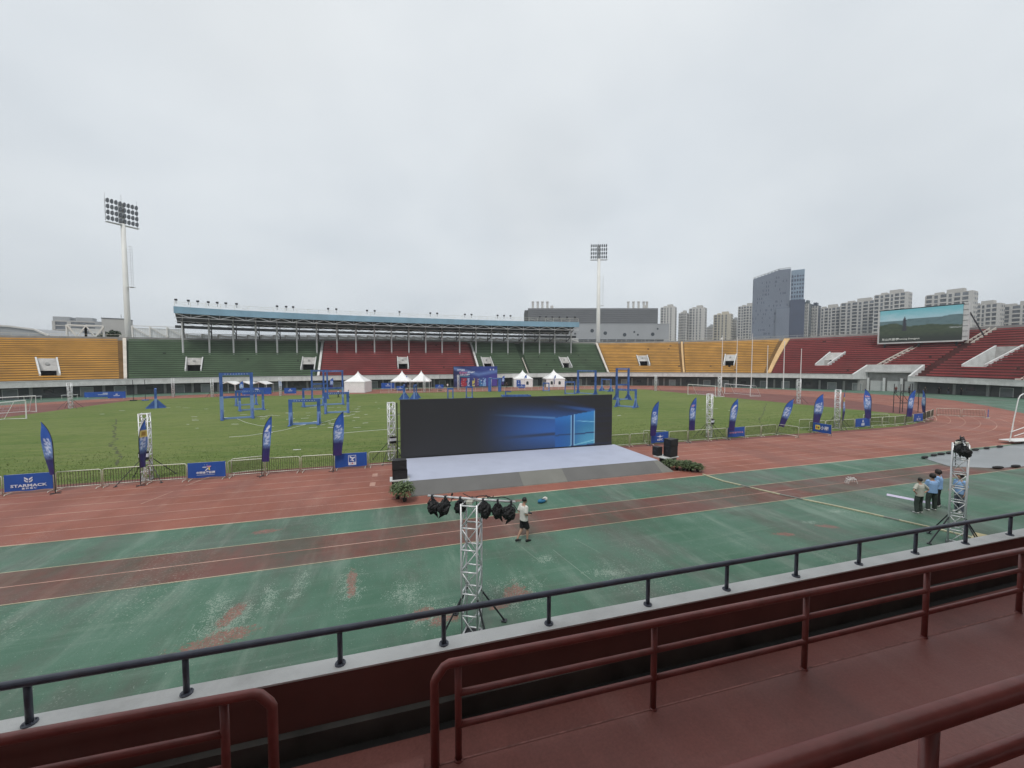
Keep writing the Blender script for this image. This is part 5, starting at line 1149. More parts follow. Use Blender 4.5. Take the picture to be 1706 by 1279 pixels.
# flagpoles
for k, (x, y, h) in enumerate([(101, 100.1, 16.3), (104, 97.3, 15.6), (106.5, 94.1, 16.6), (109, 90.9, 12.8), (111.5, 87.6, 13.9), (113.5, 84.0, 11.6)]):
    t = thing('flagpole', ['white flagpole with rolled flag tip, leftmost of the six poles', 'white flagpole in front of the right yellow seat entrance', 'white flagpole third from the left with pale tip, tallest of the six', 'shorter white flagpole fourth from the left before the yellow seats', 'white flagpole crossing the border of yellow and red seats', 'shortest white flagpole, rightmost, before the red seats'][k], 'flagpole', (x, y, 0), 0, 'white flagpoles by the right bend')
    mb = MB(); mb.path([(0, 0, 0), (0, 0, h*.5), (0, 0, h)], [.14, .11, .07], 8); obj('pole', mb, m_white, t); mb = MB(); mb.ball((0, 0, h+.1), .14, 8, 6); obj('finial', mb, m_white, t); mb = MB(); mb.tube((0, 0, 0), (0, 0, .25), .3, 10); obj('base', mb, m_conc, t)
    if k == 0: mb = MB(); mb.prism3([(0, 0, h-.2), (-1.1, .05, h-1.0), (0, 0, h-1.1)], (0, .03, 0)); obj('flag', mb, m_white, t)
# thin dark poles with wire on the left bend, brown post
for lab, x, y, h in (('thin black pole on round base, left one at the left bend', -49.4, 96.0, 4.2), ('thin black pole with blue base, right one at the left bend', -47.5, 96.1, 4.2), ('thin brown post left of the event billboard', 12.4, 108.3, 4.3)):
    t = thing('stand_pole', lab, 'pole', (x, y, .012)); mb = MB(); mb.tube((0, 0, .1), (0, 0, h), .05, 6); obj('pole', mb, m_dkmetal, t); mb = MB(); mb.tube((0, 0, 0), (0, 0, .18), .55, 12); obj('base', mb, m_gateblue if 'blue' in lab else m_dkmetal, t)
t = thing('black_scaffold', 'open black scaffold frame on the brown bend at right', 'scaffold', (73.4, 38.4, .008), -.03)
for sx in (-1.95, 0, 1.95):
    for sy in (-.4, .4): mb = MB(); mb.tube((sx, sy, 0), (sx, sy, 4.3), .045, 6); obj('upright', mb, m_dkmetal, t)
for z in (1.45, 3.2):
    for sy in (-.4, .4): mb = MB(); mb.tube((-1.95, sy, z), (1.95, sy, z), .035, 6); obj('rail', mb, m_dkmetal, t)
for a, b in (((-1.95, -.4, 3.2), (0, -.4, 1.45)), ((0, -.4, 1.45), (1.95, -.4, 3.2)), ((-1.95, .4, 3.1), (0, .4, 1.5))): mb = MB(); mb.tube(a, b, .03, 6); obj('diagonal', mb, m_dkmetal, t)
# wire ropes of the gates on the turf
def rope(label, pts, r=.016, mat=None):
    mb = MB(); mb.path([(x, y, .03) for x, y in pts], r, 5); o = obj('rope', mb, mat or m_white); tag(o, label, 'rope', 'white ropes on the turf'); return o
rope('white rope curving from the tall two tier gate towards the fence', [(-19.8, 59.8), (-17.5, 55.5), (-15, 52), (-13.2, 50.8)])
rope('white rope running from the low square gate to the left', [(-10, 51.4), (-11.5, 47.5), (-14.0, 44.8), (-15.5, 44.6)])
rope('white rope running right from the low square gate', [(-8.6, 51.8), (-7.0, 56.5), (-5.3, 60.5)])
rope('long white rope across the turf left of the LED wall', [(-5.5, 43.6), (-3, 44.4), (.2, 45.0), (3, 46.5)])
rope('white rope at the low gate right of the LED wall', [(31.0, 52.2), (32.6, 54.5), (34.6, 60), (36, 60.5)])
# ------------------------------------------------------------------ stage with LED wall
t = thing('stage_platform', 'low stage with lavender carpet and grey carpeted front ramp', 'stage', (0, 0, .004))
SH = .6; xl, xr, yf, yb = .87, 17.3, 22.35, 27.9
mb = MB(); mb.box(((xl+xr)/2-.2, (yf+yb)/2, SH-.03), (xr-xl+.4, yb-yf, .06)); obj('deck', mb, m_stagefloor, t)
mb = MB(); mb.box(((xl+xr)/2-.2, (yf+yb)/2, (SH-.07)/2), (xr-xl+.36, yb-yf-.04, SH-.07)); obj('skirt', mb, m_ramp, t)
def ramp(name, x0, x1, mat, skew=0, dz=0):
    mb = MB(); P = [(x0, yf, SH-.004), (x1, yf, SH-.004), (x1+skew, 21.4, .03+dz), (x0, 21.4, .03+dz)]; mb.face([P[3], P[2], P[1], P[0]])
    mb.face([(x0, 21.4, 0), (x1+skew, 21.4, 0), P[2], P[3]]); mb.face([(x1, yf, 0), (x1, yf, SH-.004), P[2], (x1+skew, 21.4, 0)][::-1]); mb.face([(x0, yf, 0), (x0, yf, SH-.004), P[3], (x0, 21.4, 0)]); return obj(name, mb, mat, t)
ramp('ramp_panel', xl, 7.25, m_ramp); ramp('ramp_panel', 7.255, 10.1, m_ramp2)['label'] = 'slightly lighter centre ramp panel'; ramp('ramp_panel', 10.105, 16.9, m_ramp); ramp('ramp_corner', 16.905, 17.3, m_ramp2, .5)
mb = MB(); mb.add([(xr, yf, 0), (xr, yb, 0), (xr, yb, SH-.01), (xr, yf, SH-.01), (xr+.5, 21.4, 0), (xr+.5, yb, 0)], [(3, 2, 5, 4), (0, 3, 4), (1, 5, 2), (0, 4, 5, 1)]); obj('side_ramp', mb, m_ramp, t)
W0, W1, YS, Z0, Z1 = .46, 17.05, 27.95, .66, 4.70
t = thing('led_wall', 'wide dark LED wall showing blue light beams through a four pane window', 'LED screen', ((W0+W1)/2, YS, .604))
nx, nzv = 260, 72; mb = MB(); cols = []; Ws = W1-W0; Hs = Z1-Z0
for j in range(nzv+1):
    for i in range(nx+1):
        u, v = i/nx, j/nzv; mb.v.append(((u-.5)*Ws, -.06, Z0-.6+v*Hs))
        base = (.013, .0135, .015)
        # four-pane window, right edge .905, left edge .697
        top = lerp(.575, .69, (u-.697)/.208); bot = lerp(.0, .035, (u-.697)/.208)
        # beams: quad widening to the left
        cx_ = .80; du = max(0, (.905-u)); ramp_ = sm(.30, .72, u)*sm(.915, .88, u)
        up = lerp(.69, .98, du/.6) ; dn = lerp(.0, -.1, du/.6)
        core = math.exp(-((v-.30)/(.24+.35*du))**2)
        glow = ramp_*(.35*core+.55*math.exp(-((v-.42)/.42)**2))*sm(up+.12, up-.25, v)
        streak = .12*sm(.35, .8, u)*max(0, nz(u*2.2, (v-.3)/(.35+du)*7, 2))
        c = (base[0]+.012*glow, base[1]+.085*glow+.03*streak, base[2]+.32*glow+.22*streak)
        b1 = abs(v-(.575+(.697-u)*.36)); c = mixc(c, (.10, .26, .52), .55*sm(.03, 0, b1)*sm(.36, .69, u)*(1 if u < .697 else 0))
        b2 = abs(v-(.69+(.905-u)*.62)); c = mixc(c, (.03, .11, .36), .65*sm(.055, 0, b2)*sm(.66, .9, u)*(1 if u < .905 else 0))
        if .3 < u < .7: c = mixc(c, (.02, .022, .03), .8*sm(.045, .01, abs(v-.27+.10*(.7-u)))*sm(.3, .66, u))
        if .697 < u < .905 and bot < v < top:
            g = sm(.697, .905, u); c = mixc((.013, .075, .27), (.026, .15, .28), g*.9); c = mixc(c, (.10, .36, .52), .45*sm(.3, 1, g)*sm(.5, .1, v)); c = mixc(c, (.03, .18, .50), sm(.35, .68, v)*.6)
            l2 = abs(v-(.545-(u-.697)*.38)); c = mixc(c, (.22, .50, .68), .8*sm(.012, 0, l2)*sm(.6, 1, g+.2))
            l3 = abs(v-(.02+(u-.79)*.75)); c = mixc(c, (.28, .60, .70), .7*sm(.012, 0, l3))
            if .783 < u < .795 or abs(v-.255+(.905-u)*.1) < .014: c = (.015, .045, .13)
            if abs(u-.781) < .003 or abs(u-.797) < .003: c = mixc(c, (.30, .55, .75), .7)
            if u > .9025: c = mixc(c, (.30, .50, .60), .6)
            if u < .700: c = mixc(c, (.12, .30, .60), .6)
        cols.append(c)
for j in range(nzv):
    for i in range(nx): a = j*(nx+1)+i; mb.f.append((a, a+1, a+nx+2, a+nx+1)); mb.mi.append(0)
obj('picture', mb, m_ledscreen, t, cols=[tuple(k*.85 for k in c) for c in cols])
mb = MB(); mb.box((0, .0, (Z0+Z1)/2-.6), (Ws+.02, .11, Hs+.02)); obj('cabinet', mb, m_black, t)
mb = MB()
for k in range(9):
    x = (k/8-.5)*(Ws-.3); mb.bar((x, .1, 0), (x, .1, Hs-.1), .07); mb.bar((x, .1, Hs-.6), (x, 1.3, .02), .06); mb.bar((x, .1, .05), (x, 1.3, .05), .06)
for z in (.3, 1.6, 2.9): mb.bar((-Ws/2+.1, .1, z), (Ws/2-.1, .1, z), .06)
obj('support_frame', mb, m_dkmetal, t)
mb = MB(); mb.box((-.0, -.02, -.0), (Ws, .2, .07)); obj('base_beam', mb, m_black, t, loc=(0, 0, .04))
mb = MB(); mb.tube((-Ws/2-.22, .1, -.6), (-Ws/2-.22, .1, Hs-.15), .04, 6); mb.tube((-Ws/2-.22, .1, 1.2), (-Ws/2, .1, 1.2), .025, 5); mb.tube((-Ws/2-.22, .1, 3.1), (-Ws/2, .1, 3.1), .025, 5); obj('side_post', mb, m_dkmetal, t)

# ------------------------------------------------------------------ loudspeakers
def speaker(label, x, y, z, rz, w, d, h, group):
    t = thing('loudspeaker', label, 'loudspeaker', (x, y, z), rz, group); e_ = .025
    mb = MB(); P = [(-w/2, -d/2), (w/2, -d/2), (w*.42, d/2), (-w*.42, d/2)]; mb.prism(P, 0, h); obj('cabinet', mb, m_black, t)
    mb = MB(); mb.box((0, -d/2-.008, h/2), (w-.06, .014, h-.06)); obj('grille', mb, M('speaker_grille', (.022, .022, .024), .7, .2, 20, bump=.4, bscale=120) if 'speaker_grille' not in bpy.data.materials else bpy.data.materials['speaker_grille'], t)
    for sx in (-1, 1): mb = MB(); mb.box((sx*(w*.46), 0, h*.55), (.03, .14, .09)); obj('handle', mb, m_dkmetal, t)
GS = 'black loudspeakers beside the stage'
speaker('black subwoofer on the ground at the left stage corner behind a plant', .30, 22.9, .004, 0, .86, .7, .58, GS); speaker('black loudspeaker in the middle of the left stack', .30, 22.95, .66, .04, .82, .6, .52, GS); speaker('black loudspeaker on top of the left stack', .30, 22.95, 1.185, -.03, .80, .6, .54, GS)
speaker('black subwoofer on the ground at the right stage corner behind plants', 18.55, 22.95, .004, .25, .95, .75, .60, GS); speaker('tall black loudspeaker above the right subwoofer', 18.72, 22.9, .68, .25, .80, .62, .72, GS); speaker('black loudspeaker on top of the right stack', 18.74, 22.9, 1.405, .22, .80, .62, .50, GS); speaker('smaller black loudspeaker tucked left behind the right stack', 18.05, 23.45, .66, .2, .5, .5, .62, GS)
for lab, x, y, rz in (('white edged board between the left subwoofer and the speakers above', .30, 22.9, 0), ('white edged board between the right subwoofer and the speakers above', 18.5, 23.05, .25)):
    mb = MB(); mb.box((0, 0, 0), (1.08 if x < 5 else 1.35, .85 if x < 5 else 1.1, .05)); o = obj('speaker_board', mb, m_offwh, None, loc=(x, y, .62), rot=(0, 0, rz)); tag(o, lab, 'board')
# ------------------------------------------------------------------ potted plants
def plant(label, x, y, r, h, seed, n=230):
    t = thing('potted_plant', label, 'plant', (x, y, .004), 0, 'green potted plants at the stage corners'); q = random.Random(seed)
    mb = MB(); mb.path([(0, 0, 0), (0, 0, .16), (0, 0, .17)], [.09, .12, .13], 10); obj('pot', mb, m_pot, t)
    mb = MB(); st_ = MB()
    for i in range(16):
        a = q.uniform(0, 2*pi); rr = r*q.uniform(.3, 1)*.7; st_.path([(0, 0, .14), (cos(a)*rr*.5, sin(a)*rr*.5, h*.6), (cos(a)*rr, sin(a)*rr, h*q.uniform(.7, .95))], .006, 4)
    obj('stems', st_, m_leaf, t)
    for i in range(n):
        a = q.uniform(0, 2*pi); el = q.uniform(-.25, 1.45); k = q.uniform(.45, 1.0); p = Vector((cos(a)*cos(el)*r*k, sin(a)*cos(el)*r*k, h*.48+sin(el)*h*.52*k)); out = Vector((cos(a), sin(a), q.uniform(-.5, .7))).normalized()
        side = out.cross(Vector((0, 0, 1))).normalized(); s = q.uniform(.06, .11); up = side.cross(out)
        mb.face([p, p+out*s*.6+side*s*.38+up*.01, p+out*s*1.35-up*s*.35, p+out*s*.6-side*s*.38+up*.01])
    stuff(obj('leaves', mb, m_leaf, t))
plant('bushy potted plant in front of the left loudspeaker stack, fuller one', .50, 20.75, .52, 1.1, 1, 900); plant('bushy potted plant directly left behind the fuller one at the left stack', .16, 21.3, .40, .9, 2, 500)
RP2 = [(17.95, 22.05, .36, .62), (18.35, 21.75, .40, .62), (18.7, 21.5, .38, .58), (19.05, 21.2, .40, .55), (19.35, 20.95, .34, .5), (19.1, 21.6, .34, .55)]
for k, (x, y, r_, h_) in enumerate(RP2): plant(['potted plant nearest the right ramp corner, first of the row', 'second potted plant of the row right of the stage', 'third potted plant in the row right of the stage', 'fourth potted plant in the row right of the stage', 'last potted plant of the right row, where the cable cover starts', 'potted plant standing behind the middle of the right row'][k], x, y, r_*1.2, h_*1.15, 10+k, 520)

# ------------------------------------------------------------------ near truss towers with bagged stage lights
def light_truss(label, x, y, h, rz, barlen, lights):
    t = truss(label, x, y, h, .42, rz, 'truss towers carrying stage lights', fine=True, outrig=True, splay=(1.15, .5), name='lighting_truss')
    mb = MB(); mb.tube((-barlen/2, -.05, h+.10), (barlen/2, -.05, h+.10), .030, 10); obj('crossbar', mb, m_alu, t, True)
    mb = MB(); mb.box((0, -.05, h+.04), (.16, .3, .07)); mb.box((0, .12, h+.02), (.5, .06, .05)); obj('clamp_plate', mb, m_steel, t)
    q = random.Random(int(x*10)); mb = MB()
    for c in range(5):
        x0, x1 = sorted((q.uniform(-barlen*.45, barlen*.45), q.uniform(-barlen*.45, barlen*.45))); P = []
        for k in range(12): u = k/11; P.append((lerp(x0, x1, u), -.05+.05*sin(u*9+c), h+.13+.03*sin(u*14+c)-(.16*sin(pi*u) if c % 2 else -.05)))
        mb.path(P, .012, 5)
    mb.path([(.12, .1, h+.1), (.1, .12, h-.4), (.16, .1, h-.9)], .012, 5); stuff(obj('cables', mb, m_black, t))
    ca, sa = cos(rz), sin(rz)
    for i, (lx, lab) in enumerate(lights):
        wx, wy = x+ca*lx+sa*.05, y+sa*lx-ca*.05
        l_ = thing('stage_light', lab, 'stage light', (wx, wy, h+.10), rz+q.uniform(-.15, .15), 'stage lights wrapped in black rain bags')
        sd_ = i*7+int(x)
        kx, ky, kz = q.uniform(.14, .17), q.uniform(.15, .20), q.uniform(.155, .20); mb = MB(); mb.ball((q.uniform(-.03, .03), q.uniform(-.05, .05), -.27), (kx, ky, kz), 20, 14, lambda v: 1+.24*nz(v.x*1.7+sd_, v.y*1.7, v.z*1.7)+.22*nz(v.x*4, v.y*4+sd_, v.z*4)+.12*nz(v.x*9, v.y*9+sd_, v.z*9)); mb.path([(.02, .03, -.42), (.05*(-1)**i, .05, -.50), (.08*(-1)**i, .03, -.56)], [.05, .03, .004], 7); o_ = obj('rain_bag', mb, m_blackcloth, l_); o_.rotation_euler = (q.uniform(-.4, .4), q.uniform(-.25, .25), 0)
        mb = MB(); mb.box((0, 0, -.02), (.05, .09, .12)); mb.tube((-.06, 0, -.08), (-.15, 0, -.22), .012, 5); mb.tube((.06, 0, -.08), (.15, 0, -.22), .012, 5); mb.box((0, 0, -.08), (.14, .04, .02)); obj('clamp_yoke', mb, m_dkmetal, l_)
    return t
light_truss('near lighting truss tower carrying a crossbar of six bagged lights', 1.90, 9.82, 3.56, -.50, 2.35, [(-1.05, 'bagged stage light at the left end of the near crossbar'), (-.68, 'bagged stage light second from the left on the near crossbar'), (-.28, 'bagged stage light just left of the near truss top'), (.34, 'bagged stage light just right of the near truss top, largest bag'), (.72, 'bagged stage light second from the right on the near crossbar'), (1.07, 'bagged stage light at the right end of the near crossbar, beside the walking man')])
light_truss('right lighting truss tower next to the group of four people', 21.25, 9.35, 4.02, .46, 2.2, [(-1.0, 'bagged stage light nearest the camera on the right crossbar'), (-.6, 'bagged stage light second nearest the camera on the right crossbar'), (-.2, 'bagged stage light left of centre on the right truss'), (.3, 'bagged stage light right of centre on the right truss'), (.7, 'bagged stage light second from the far end of the right crossbar'), (1.05, 'bagged stage light at the far end of the right crossbar')])

# ------------------------------------------------------------------ people
def fuse(mb, name, mats, voxel=.016):
    o = obj(name, mb, mats[0]); md = o.modifiers.new('r', 'REMESH'); md.mode = 'VOXEL'; md.voxel_size = voxel; sm_ = o.modifiers.new('s', 'SMOOTH'); sm_.iterations = 3; sm_.factor = .5
    dg = bpy.context.evaluated_depsgraph_get(); me = bpy.data.meshes.new_from_object(o.evaluated_get(dg)); old = o.data; bpy.data.objects.remove(o); bpy.data.meshes.remove(old)
    me.materials.clear()
    for m in mats: me.materials.append(m)
    me.polygons.foreach_set('use_smooth', [True]*len(me.polygons)); return me
def hand(mb, w, d, palm_n, side):
    w, d, n_ = Vector(w), Vector(d).normalized(), Vector(palm_n); n_ = (n_-d*n_.dot(d)).normalized(); s = d.cross(n_)*side
    mb.path([w-d*.01, w+d*.03, w+d*.085], [.028, .038, .036], 8, ry=[.018, .014, .011], hint=s)
    for k, (o_, l_) in enumerate(((-.027, .062), (-.009, .072), (.009, .068), (.026, .052))):
        b = w+d*.082+s*o_; mb.path([b-d*.02, b+d*l_*.45+n_*.006, b+d*l_*.8+n_*.022, b+d*l_*.95+n_*.038], [.009, .0085, .008, .006], 6)
    b = w+d*.025-s*.03; mb.path([b, b-s*.022+d*.03+n_*.008, b-s*.026+d*.055+n_*.018], [.012, .010, .008], 6)
def person(label, x, y, rz, J, shirt, legs_m, shoe_m, shorts=False, wide=1.0, hair=1.0, height=1.75, hold=None, group=None, detail=True, voxel=.016, hairm=None):
    t = thing('person', label, 'person', (x, y, .004), rz, group); V_ = Vector; sc = height/1.75; t.scale = (sc, sc, sc)
    D = dict(pel=(0, 0, .94), ch=(0, 0, 1.30), nk=(0, .0, 1.49), hd=(0, .03, 1.635), sl=(-.185, 0, 1.42), sr=(.185, 0, 1.42), el=(-.24, -.03, 1.13), er=(.24, -.03, 1.13), wl=(-.25, .06, .88), wr=(.25, .06, .88), kl=(-.10, .02, .50), kr=(.10, .02, .50), al=(-.11, -.02, .085), ar=(.11, -.02, .085), hl=(-.09, 0, .92), hr=(.09, 0, .92))
    D.update(J); D = {k: V_(v) for k, v in D.items()}
    mb = MB(); side = V_((1, 0, 0))
    def torso(g, z_lo=True):
        mb.path([D['pel']+V_((0, 0, -.10)), D['pel'], D['pel'].lerp(D['ch'], .5), D['ch'], D['ch']+V_((0, 0, .10)), D['nk']+V_((0, 0, -.02))], [.145+g, .165+g, .148+g, .175+g, .165+g, .07+g*.5], 14, ry=[.11+g, .115+g, .105+g, .12+g, .095+g, .06+g*.5], hint=side)
    torso(0)
    mb.path([D['nk']+V_((0, 0, -.05)), D['nk'].lerp(D['hd'], .5), D['hd']], [.062, .055, .05], 10)
    h = D['hd']; mb.ball(h, (.078, .096, .118), 14, 10, lambda v: 1-.10*max(0, -v.z)*(1-abs(v.y)*.5)); mb.path([h+V_((0, .085, .015)), h+V_((0, .112, -.025)), h+V_((0, .085, -.035))], [.012, .017, .012], 6)
    for s in (-1, 1): mb.ball(h+V_((s*.078, -.005, -.01)), (.012, .024, .034), 6, 5)
    mb.ball(h+V_((0, .075, -.092)), (.035, .025, .024), 8, 6)
    for s, e_, w in (('sl', 'el', 'wl'), ('sr', 'er', 'wr')):
        mb.path([D[s].lerp(D['nk'], .25), D[s], D[s].lerp(D[e_], .5), D[e_], D[e_].lerp(D[w], .35), D[w]], [.05, .054, .045, .038, .039, .027], 9)
    for hp, k, a in (('hl', 'kl', 'al'), ('hr', 'kr', 'ar')):
        mb.path([D[hp], D[hp].lerp(D[k], .35), D[k], D[k].lerp(D[a], .3), D[a]], [.088, .078, .056, .058, .036], 10)
    me = fuse(mb, 'body', [m_skin, m_hair], voxel)
    if detail:
        hb = MB()
        for e_, w, s in (('el', 'wl', 1), ('er', 'wr', -1)): d = (D[w]-D[e_]).normalized(); hand(hb, D[w], d, V_((-.6*(-s), .5, -.1)) if abs(d.z) > .5 else V_((0, 0, -1)), s)
        for s in (-1, 1): hb.cur = 1; hb.ball(h+V_((s*.032, .086, .018)), (.011, .008, .007), 6, 5)
        hb.path([h+V_((-.022, .092, -.055)), h+V_((0, .097, -.057)), h+V_((.022, .092, -.055))], .004, 5); hb.cur = 0
        hm = hb.mesh('h', [m_skin, m_hair], True); import bmesh
        bm = bmesh.new(); bm.from_mesh(me); bm.from_mesh(hm); bm.to_mesh(me); bm.free(); bpy.data.meshes.remove(hm)
    place(me, 'body', t)
    # shirt
    mb = MB(); g = .022
    mb.path([D['pel']+V_((0, 0, -.08)), D['pel']+V_((0, 0, .02)), D['pel'].lerp(D['ch'], .5), D['ch'], D['ch']+V_((0, 0, .09)), D['nk']+V_((0, 0, -.035))], [.178+g, .175+g, .165+g, .18+g, .165+g, .075], 14, ry=[.125+g, .122+g, .118+g, .125+g, .10+g, .066], hint=side)
    for s, e_ in (('sl', 'el'), ('sr', 'er')): mb.path([D[s].lerp(D['nk'], .35), D[s]+V_((0, 0, .005)), D[s].lerp(D[e_], .45), D[s].lerp(D[e_], .78)], [.06, .072, .078, .082], 10)
    place(fuse(mb, 'shirt', [shirt], voxel), 'shirt', t)
    mb = MB(); mb.path([D['pel']+V_((0, 0, -.12)), D['pel']+V_((0, 0, .05))], [.168, .168], 12, ry=[.125, .12], hint=side)
    for hp, k, a in (('hl', 'kl', 'al'), ('hr', 'kr', 'ar')):
        if shorts: mb.path([D[hp], D[hp].lerp(D[k], .5), D[hp].lerp(D[k], .93)], [.10, .105, .105], 10)
        else: mb.path([D[hp], D[hp].lerp(D[k], .5), D[k], D[k].lerp(D[a], .5), D[a]+V_((0, 0, -.01))], [.10, .092*wide, .078*wide, .074*wide, .072*wide], 10)
    place(fuse(mb, 'shorts' if shorts else 'trousers', [legs_m], voxel), 'shorts' if shorts else 'trousers', t)
    for k, a, hp in (('kl', 'al', 'hl'), ('kr', 'ar', 'hr')):
        A = D[a]; f = V_((0, 1, 0)); gz = max(0, A.z-.085); mb = MB(); mb.path([V_((A.x, A.y-.075, A.z-.04)), V_((A.x, A.y-.03, A.z-.035)), V_((A.x, A.y+.05, A.z-.045)), V_((A.x, A.y+.13, A.z-.055-gz*.3)), V_((A.x, A.y+.18, A.z-.06-gz*.4))], [.036, .046, .048, .046, .025], 10, ry=[.04, .048, .038, .028, .02], hint=side)
        obj('shoe', mb, shoe_m, t, True)
    mb = MB(); mb.ball(h+V_((0, -.016, .030)), (.092*hair, .106*hair, .112*hair), 14, 10, lambda v: (1+.10*nz(v.x*5, v.y*5, v.z*5+x))*(.80 if (v.y > .45 and v.z < .35) or v.z < -.55 else 1)); obj('hair', mb, hairm or m_hair, t, True)
    if hold: hold(t, D)
    return t
def cloth(name, col): return M(name, col, .85, .12, 4, bump=.25, bscale=14)
m_tee_w = cloth('pale_grey_tee', (.60, .59, .55)); m_tee_b = cloth('sky_blue_tee', (.26, .42, .68)); m_tee_l = cloth('beige_grey_tee', (.46, .46, .40)); m_trk = cloth('dark_green_trousers', (.035, .050, .042)); m_trb = cloth('black_trousers', (.014, .014, .016)); m_trg = cloth('grey_trousers', (.10, .115, .14)); m_shw = M('white_shoe', (.55, .55, .53), .6, .1, 5); m_shb = M('black_shoe', (.016, .016, .017), .6, .2, 5)
def hold_box(t, D):
    mb = MB(); c = (D['wl']+D['wr'])/2+Vector((0, .13, .0)); mb.box(c, (.17, .09, .05)); mb.tube(c+Vector((-.04, .02, .02)), c+Vector((-.05, .05, .12)), .004, 4); o = obj('hand_controller', mb, m_dkmetal); M_ = t.matrix_basis; o.location = M_@Vector((0, 0, 0)); o.rotation_euler = t.rotation_euler; o.scale = t.scale; tag(o, 'small dark handheld controller held by the walking man in shorts', 'controller')
person('man in pale grey tee and black shorts walking below the stage, holding a small device', 4.96, 14.6, radians(-72), dict(kl=(-.09, -.02, .50), al=(-.09, -.26, .12), kr=(.09, .12, .50), ar=(.10, .10, .085), el=(-.22, -.10, 1.14), er=(.22, -.06, 1.14), wl=(-.13, .16, 1.08), wr=(.13, .17, 1.08), hd=(0, .05, 1.63)), m_tee_w, m_trb, m_shb, shorts=True, height=1.78, hold=hold_box)
person('person in beige grey tee with hands on hips, seen from behind', 24.06, 11.9, radians(-8), dict(el=(-.45, -.06, 1.16), er=(.45, -.06, 1.16), wl=(-.19, -.02, .98), wr=(.19, -.02, .98), al=(-.14, -.02, .085), ar=(.15, .03, .085), kl=(-.12, .03, .5), kr=(.13, .06, .5)), m_tee_l, m_trk, m_shw, wide=1.2, height=1.70)
person('person with bushy hair in sky blue tee and wide dark green trousers', 25.1, 11.95, radians(-35), dict(el=(-.22, .06, 1.15), er=(.22, .06, 1.15), wl=(-.05, .20, 1.18), wr=(.08, .20, 1.14), al=(-.16, -.06, .085), ar=(.15, .06, .085), kl=(-.13, .02, .5), kr=(.13, .04, .5)), m_tee_b, m_trk, m_shw, wide=1.2, hair=1.28, height=1.78)
person('person with a mop of dark hair in sky blue tee and black trousers', 26.1, 12.2, radians(15), dict(el=(-.22, .04, 1.14), er=(.22, .04, 1.14), wl=(-.10, .18, 1.10), wr=(.12, .18, 1.06), hd=(0, .05, 1.62)), m_tee_b, m_trb, m_shw, wide=1.0, hair=1.32, height=1.84, hairm=M('dark_brown_hair', (.025, .018, .016), .6, .3, 30))
person('person in sky blue tee and grey trousers behind the right lighting truss', 26.05, 11.4, radians(70), dict(er=(.2, .02, 1.14), wr=(.18, .2, 1.05)), m_tee_b, m_trg, m_shw, wide=1.1, hair=1.15, height=1.86)
GP = 'distant people beyond the turf'; m_dkcl = cloth('black_clothes', (.02, .02, .022)); m_redcl = cloth('dark_red_tee', (.12, .02, .02))
def far(label, x, y, rz, sh, tr, J={}): person(label, x, y, rz, J, sh, tr, m_shb, height=1.72, group=GP, detail=False, voxel=.03)
far('distant person in dark red tee standing left of the right gate group', 122.6, 66.3, 2.2, m_redcl, m_trb); far('distant person in black right behind the scaffold flag', 124.4, 64.6, 1.0, m_dkcl, m_trb); far('distant person in black standing before the white tunnel pillar', 126.6, 62.6, 2.6, m_dkcl, m_trb)
far('distant person in dark clothes in the undercroft shade, nearest the tunnel', 128.3, 60.8, 1.5, m_dkcl, m_trb); far('distant person in dark clothes in the undercroft shade, second from the tunnel', 128.5, 59.2, 2.0, m_dkcl, m_trg); far('distant person in dark clothes in the undercroft shade, furthest from the tunnel', 128.6, 57.0, 1.2, m_dkcl, m_trb)
far('distant person with white top walking by the gate tower', -11.5, 93.0, 1.2, m_tee_w, m_trb, dict(al=(-.1, -.25, .12), ar=(.1, .2, .085))); far('distant person with blue top by the gate tower near the first tent', -9.2, 91.0, 1.4, m_tee_b, m_trb, dict(al=(-.1, -.25, .12), ar=(.1, .2, .085)))
far('distant person under the left open tent in pale top', 4.2, 113.4, 3.0, m_tee_w, m_trb); far('distant person under the right open tent in black', 6.4, 112.6, 2.7, m_dkcl, m_trg); far('distant person in black right of the billboard', 33.8, 116.2, 3.0, m_dkcl, m_trb); far('distant person in white left of the billboard', 15.6, 116.8, 3.0, m_tee_w, m_trg)

# ------------------------------------------------------------------ loose things on the apron
mb = MB(); pts = [(19.15, 20.3), (19.22, 18.7), (20.2, 15.85), (21.3, 13.5), (22.4, 10.6), (22.74, 9.4)]; q = random.Random(2)
t = thing('cable_cover', 'long yellowish cable cover strip running from the plants towards the stand', 'cable cover', (0, 0, .006)); m_cc = M('cream_cable_cover', (.42, .40, .27), .6, .18, 1.5, dirt=.4); m_cc2 = M('grey_cable_tape', (.20, .20, .18), .6, .2, 2, dirt=.3)
dense = []
for a, b in zip(pts, pts[1:]):
    n_ = max(1, int(math.hypot(b[0]-a[0], b[1]-a[1])/.5))
    for k in range(n_): dense.append((lerp(a[0], b[0], k/n_)+q.uniform(-.012, .012), lerp(a[1], b[1], k/n_)))
dense.append(pts[-1])
for i, (a, b) in enumerate(zip(dense, dense[1:])): mb = MB(); mb.bar((*a, .022), (*b, .022), .13, .045); obj('segment', mb, m_cc2 if i in (5, 9, 10, 17) else m_cc, t)
mb = MB(); mb.box((0, 0, .02), (1.1, .5, .04), rz=.3); o = obj('yellow_mat', mb, M('yellowish_board', (.42, .36, .20), .7, .15, 3), None, loc=(23.0, 9.35, .006)); tag(o, 'yellowish board on the ground at the near end of the cable cover', 'board')
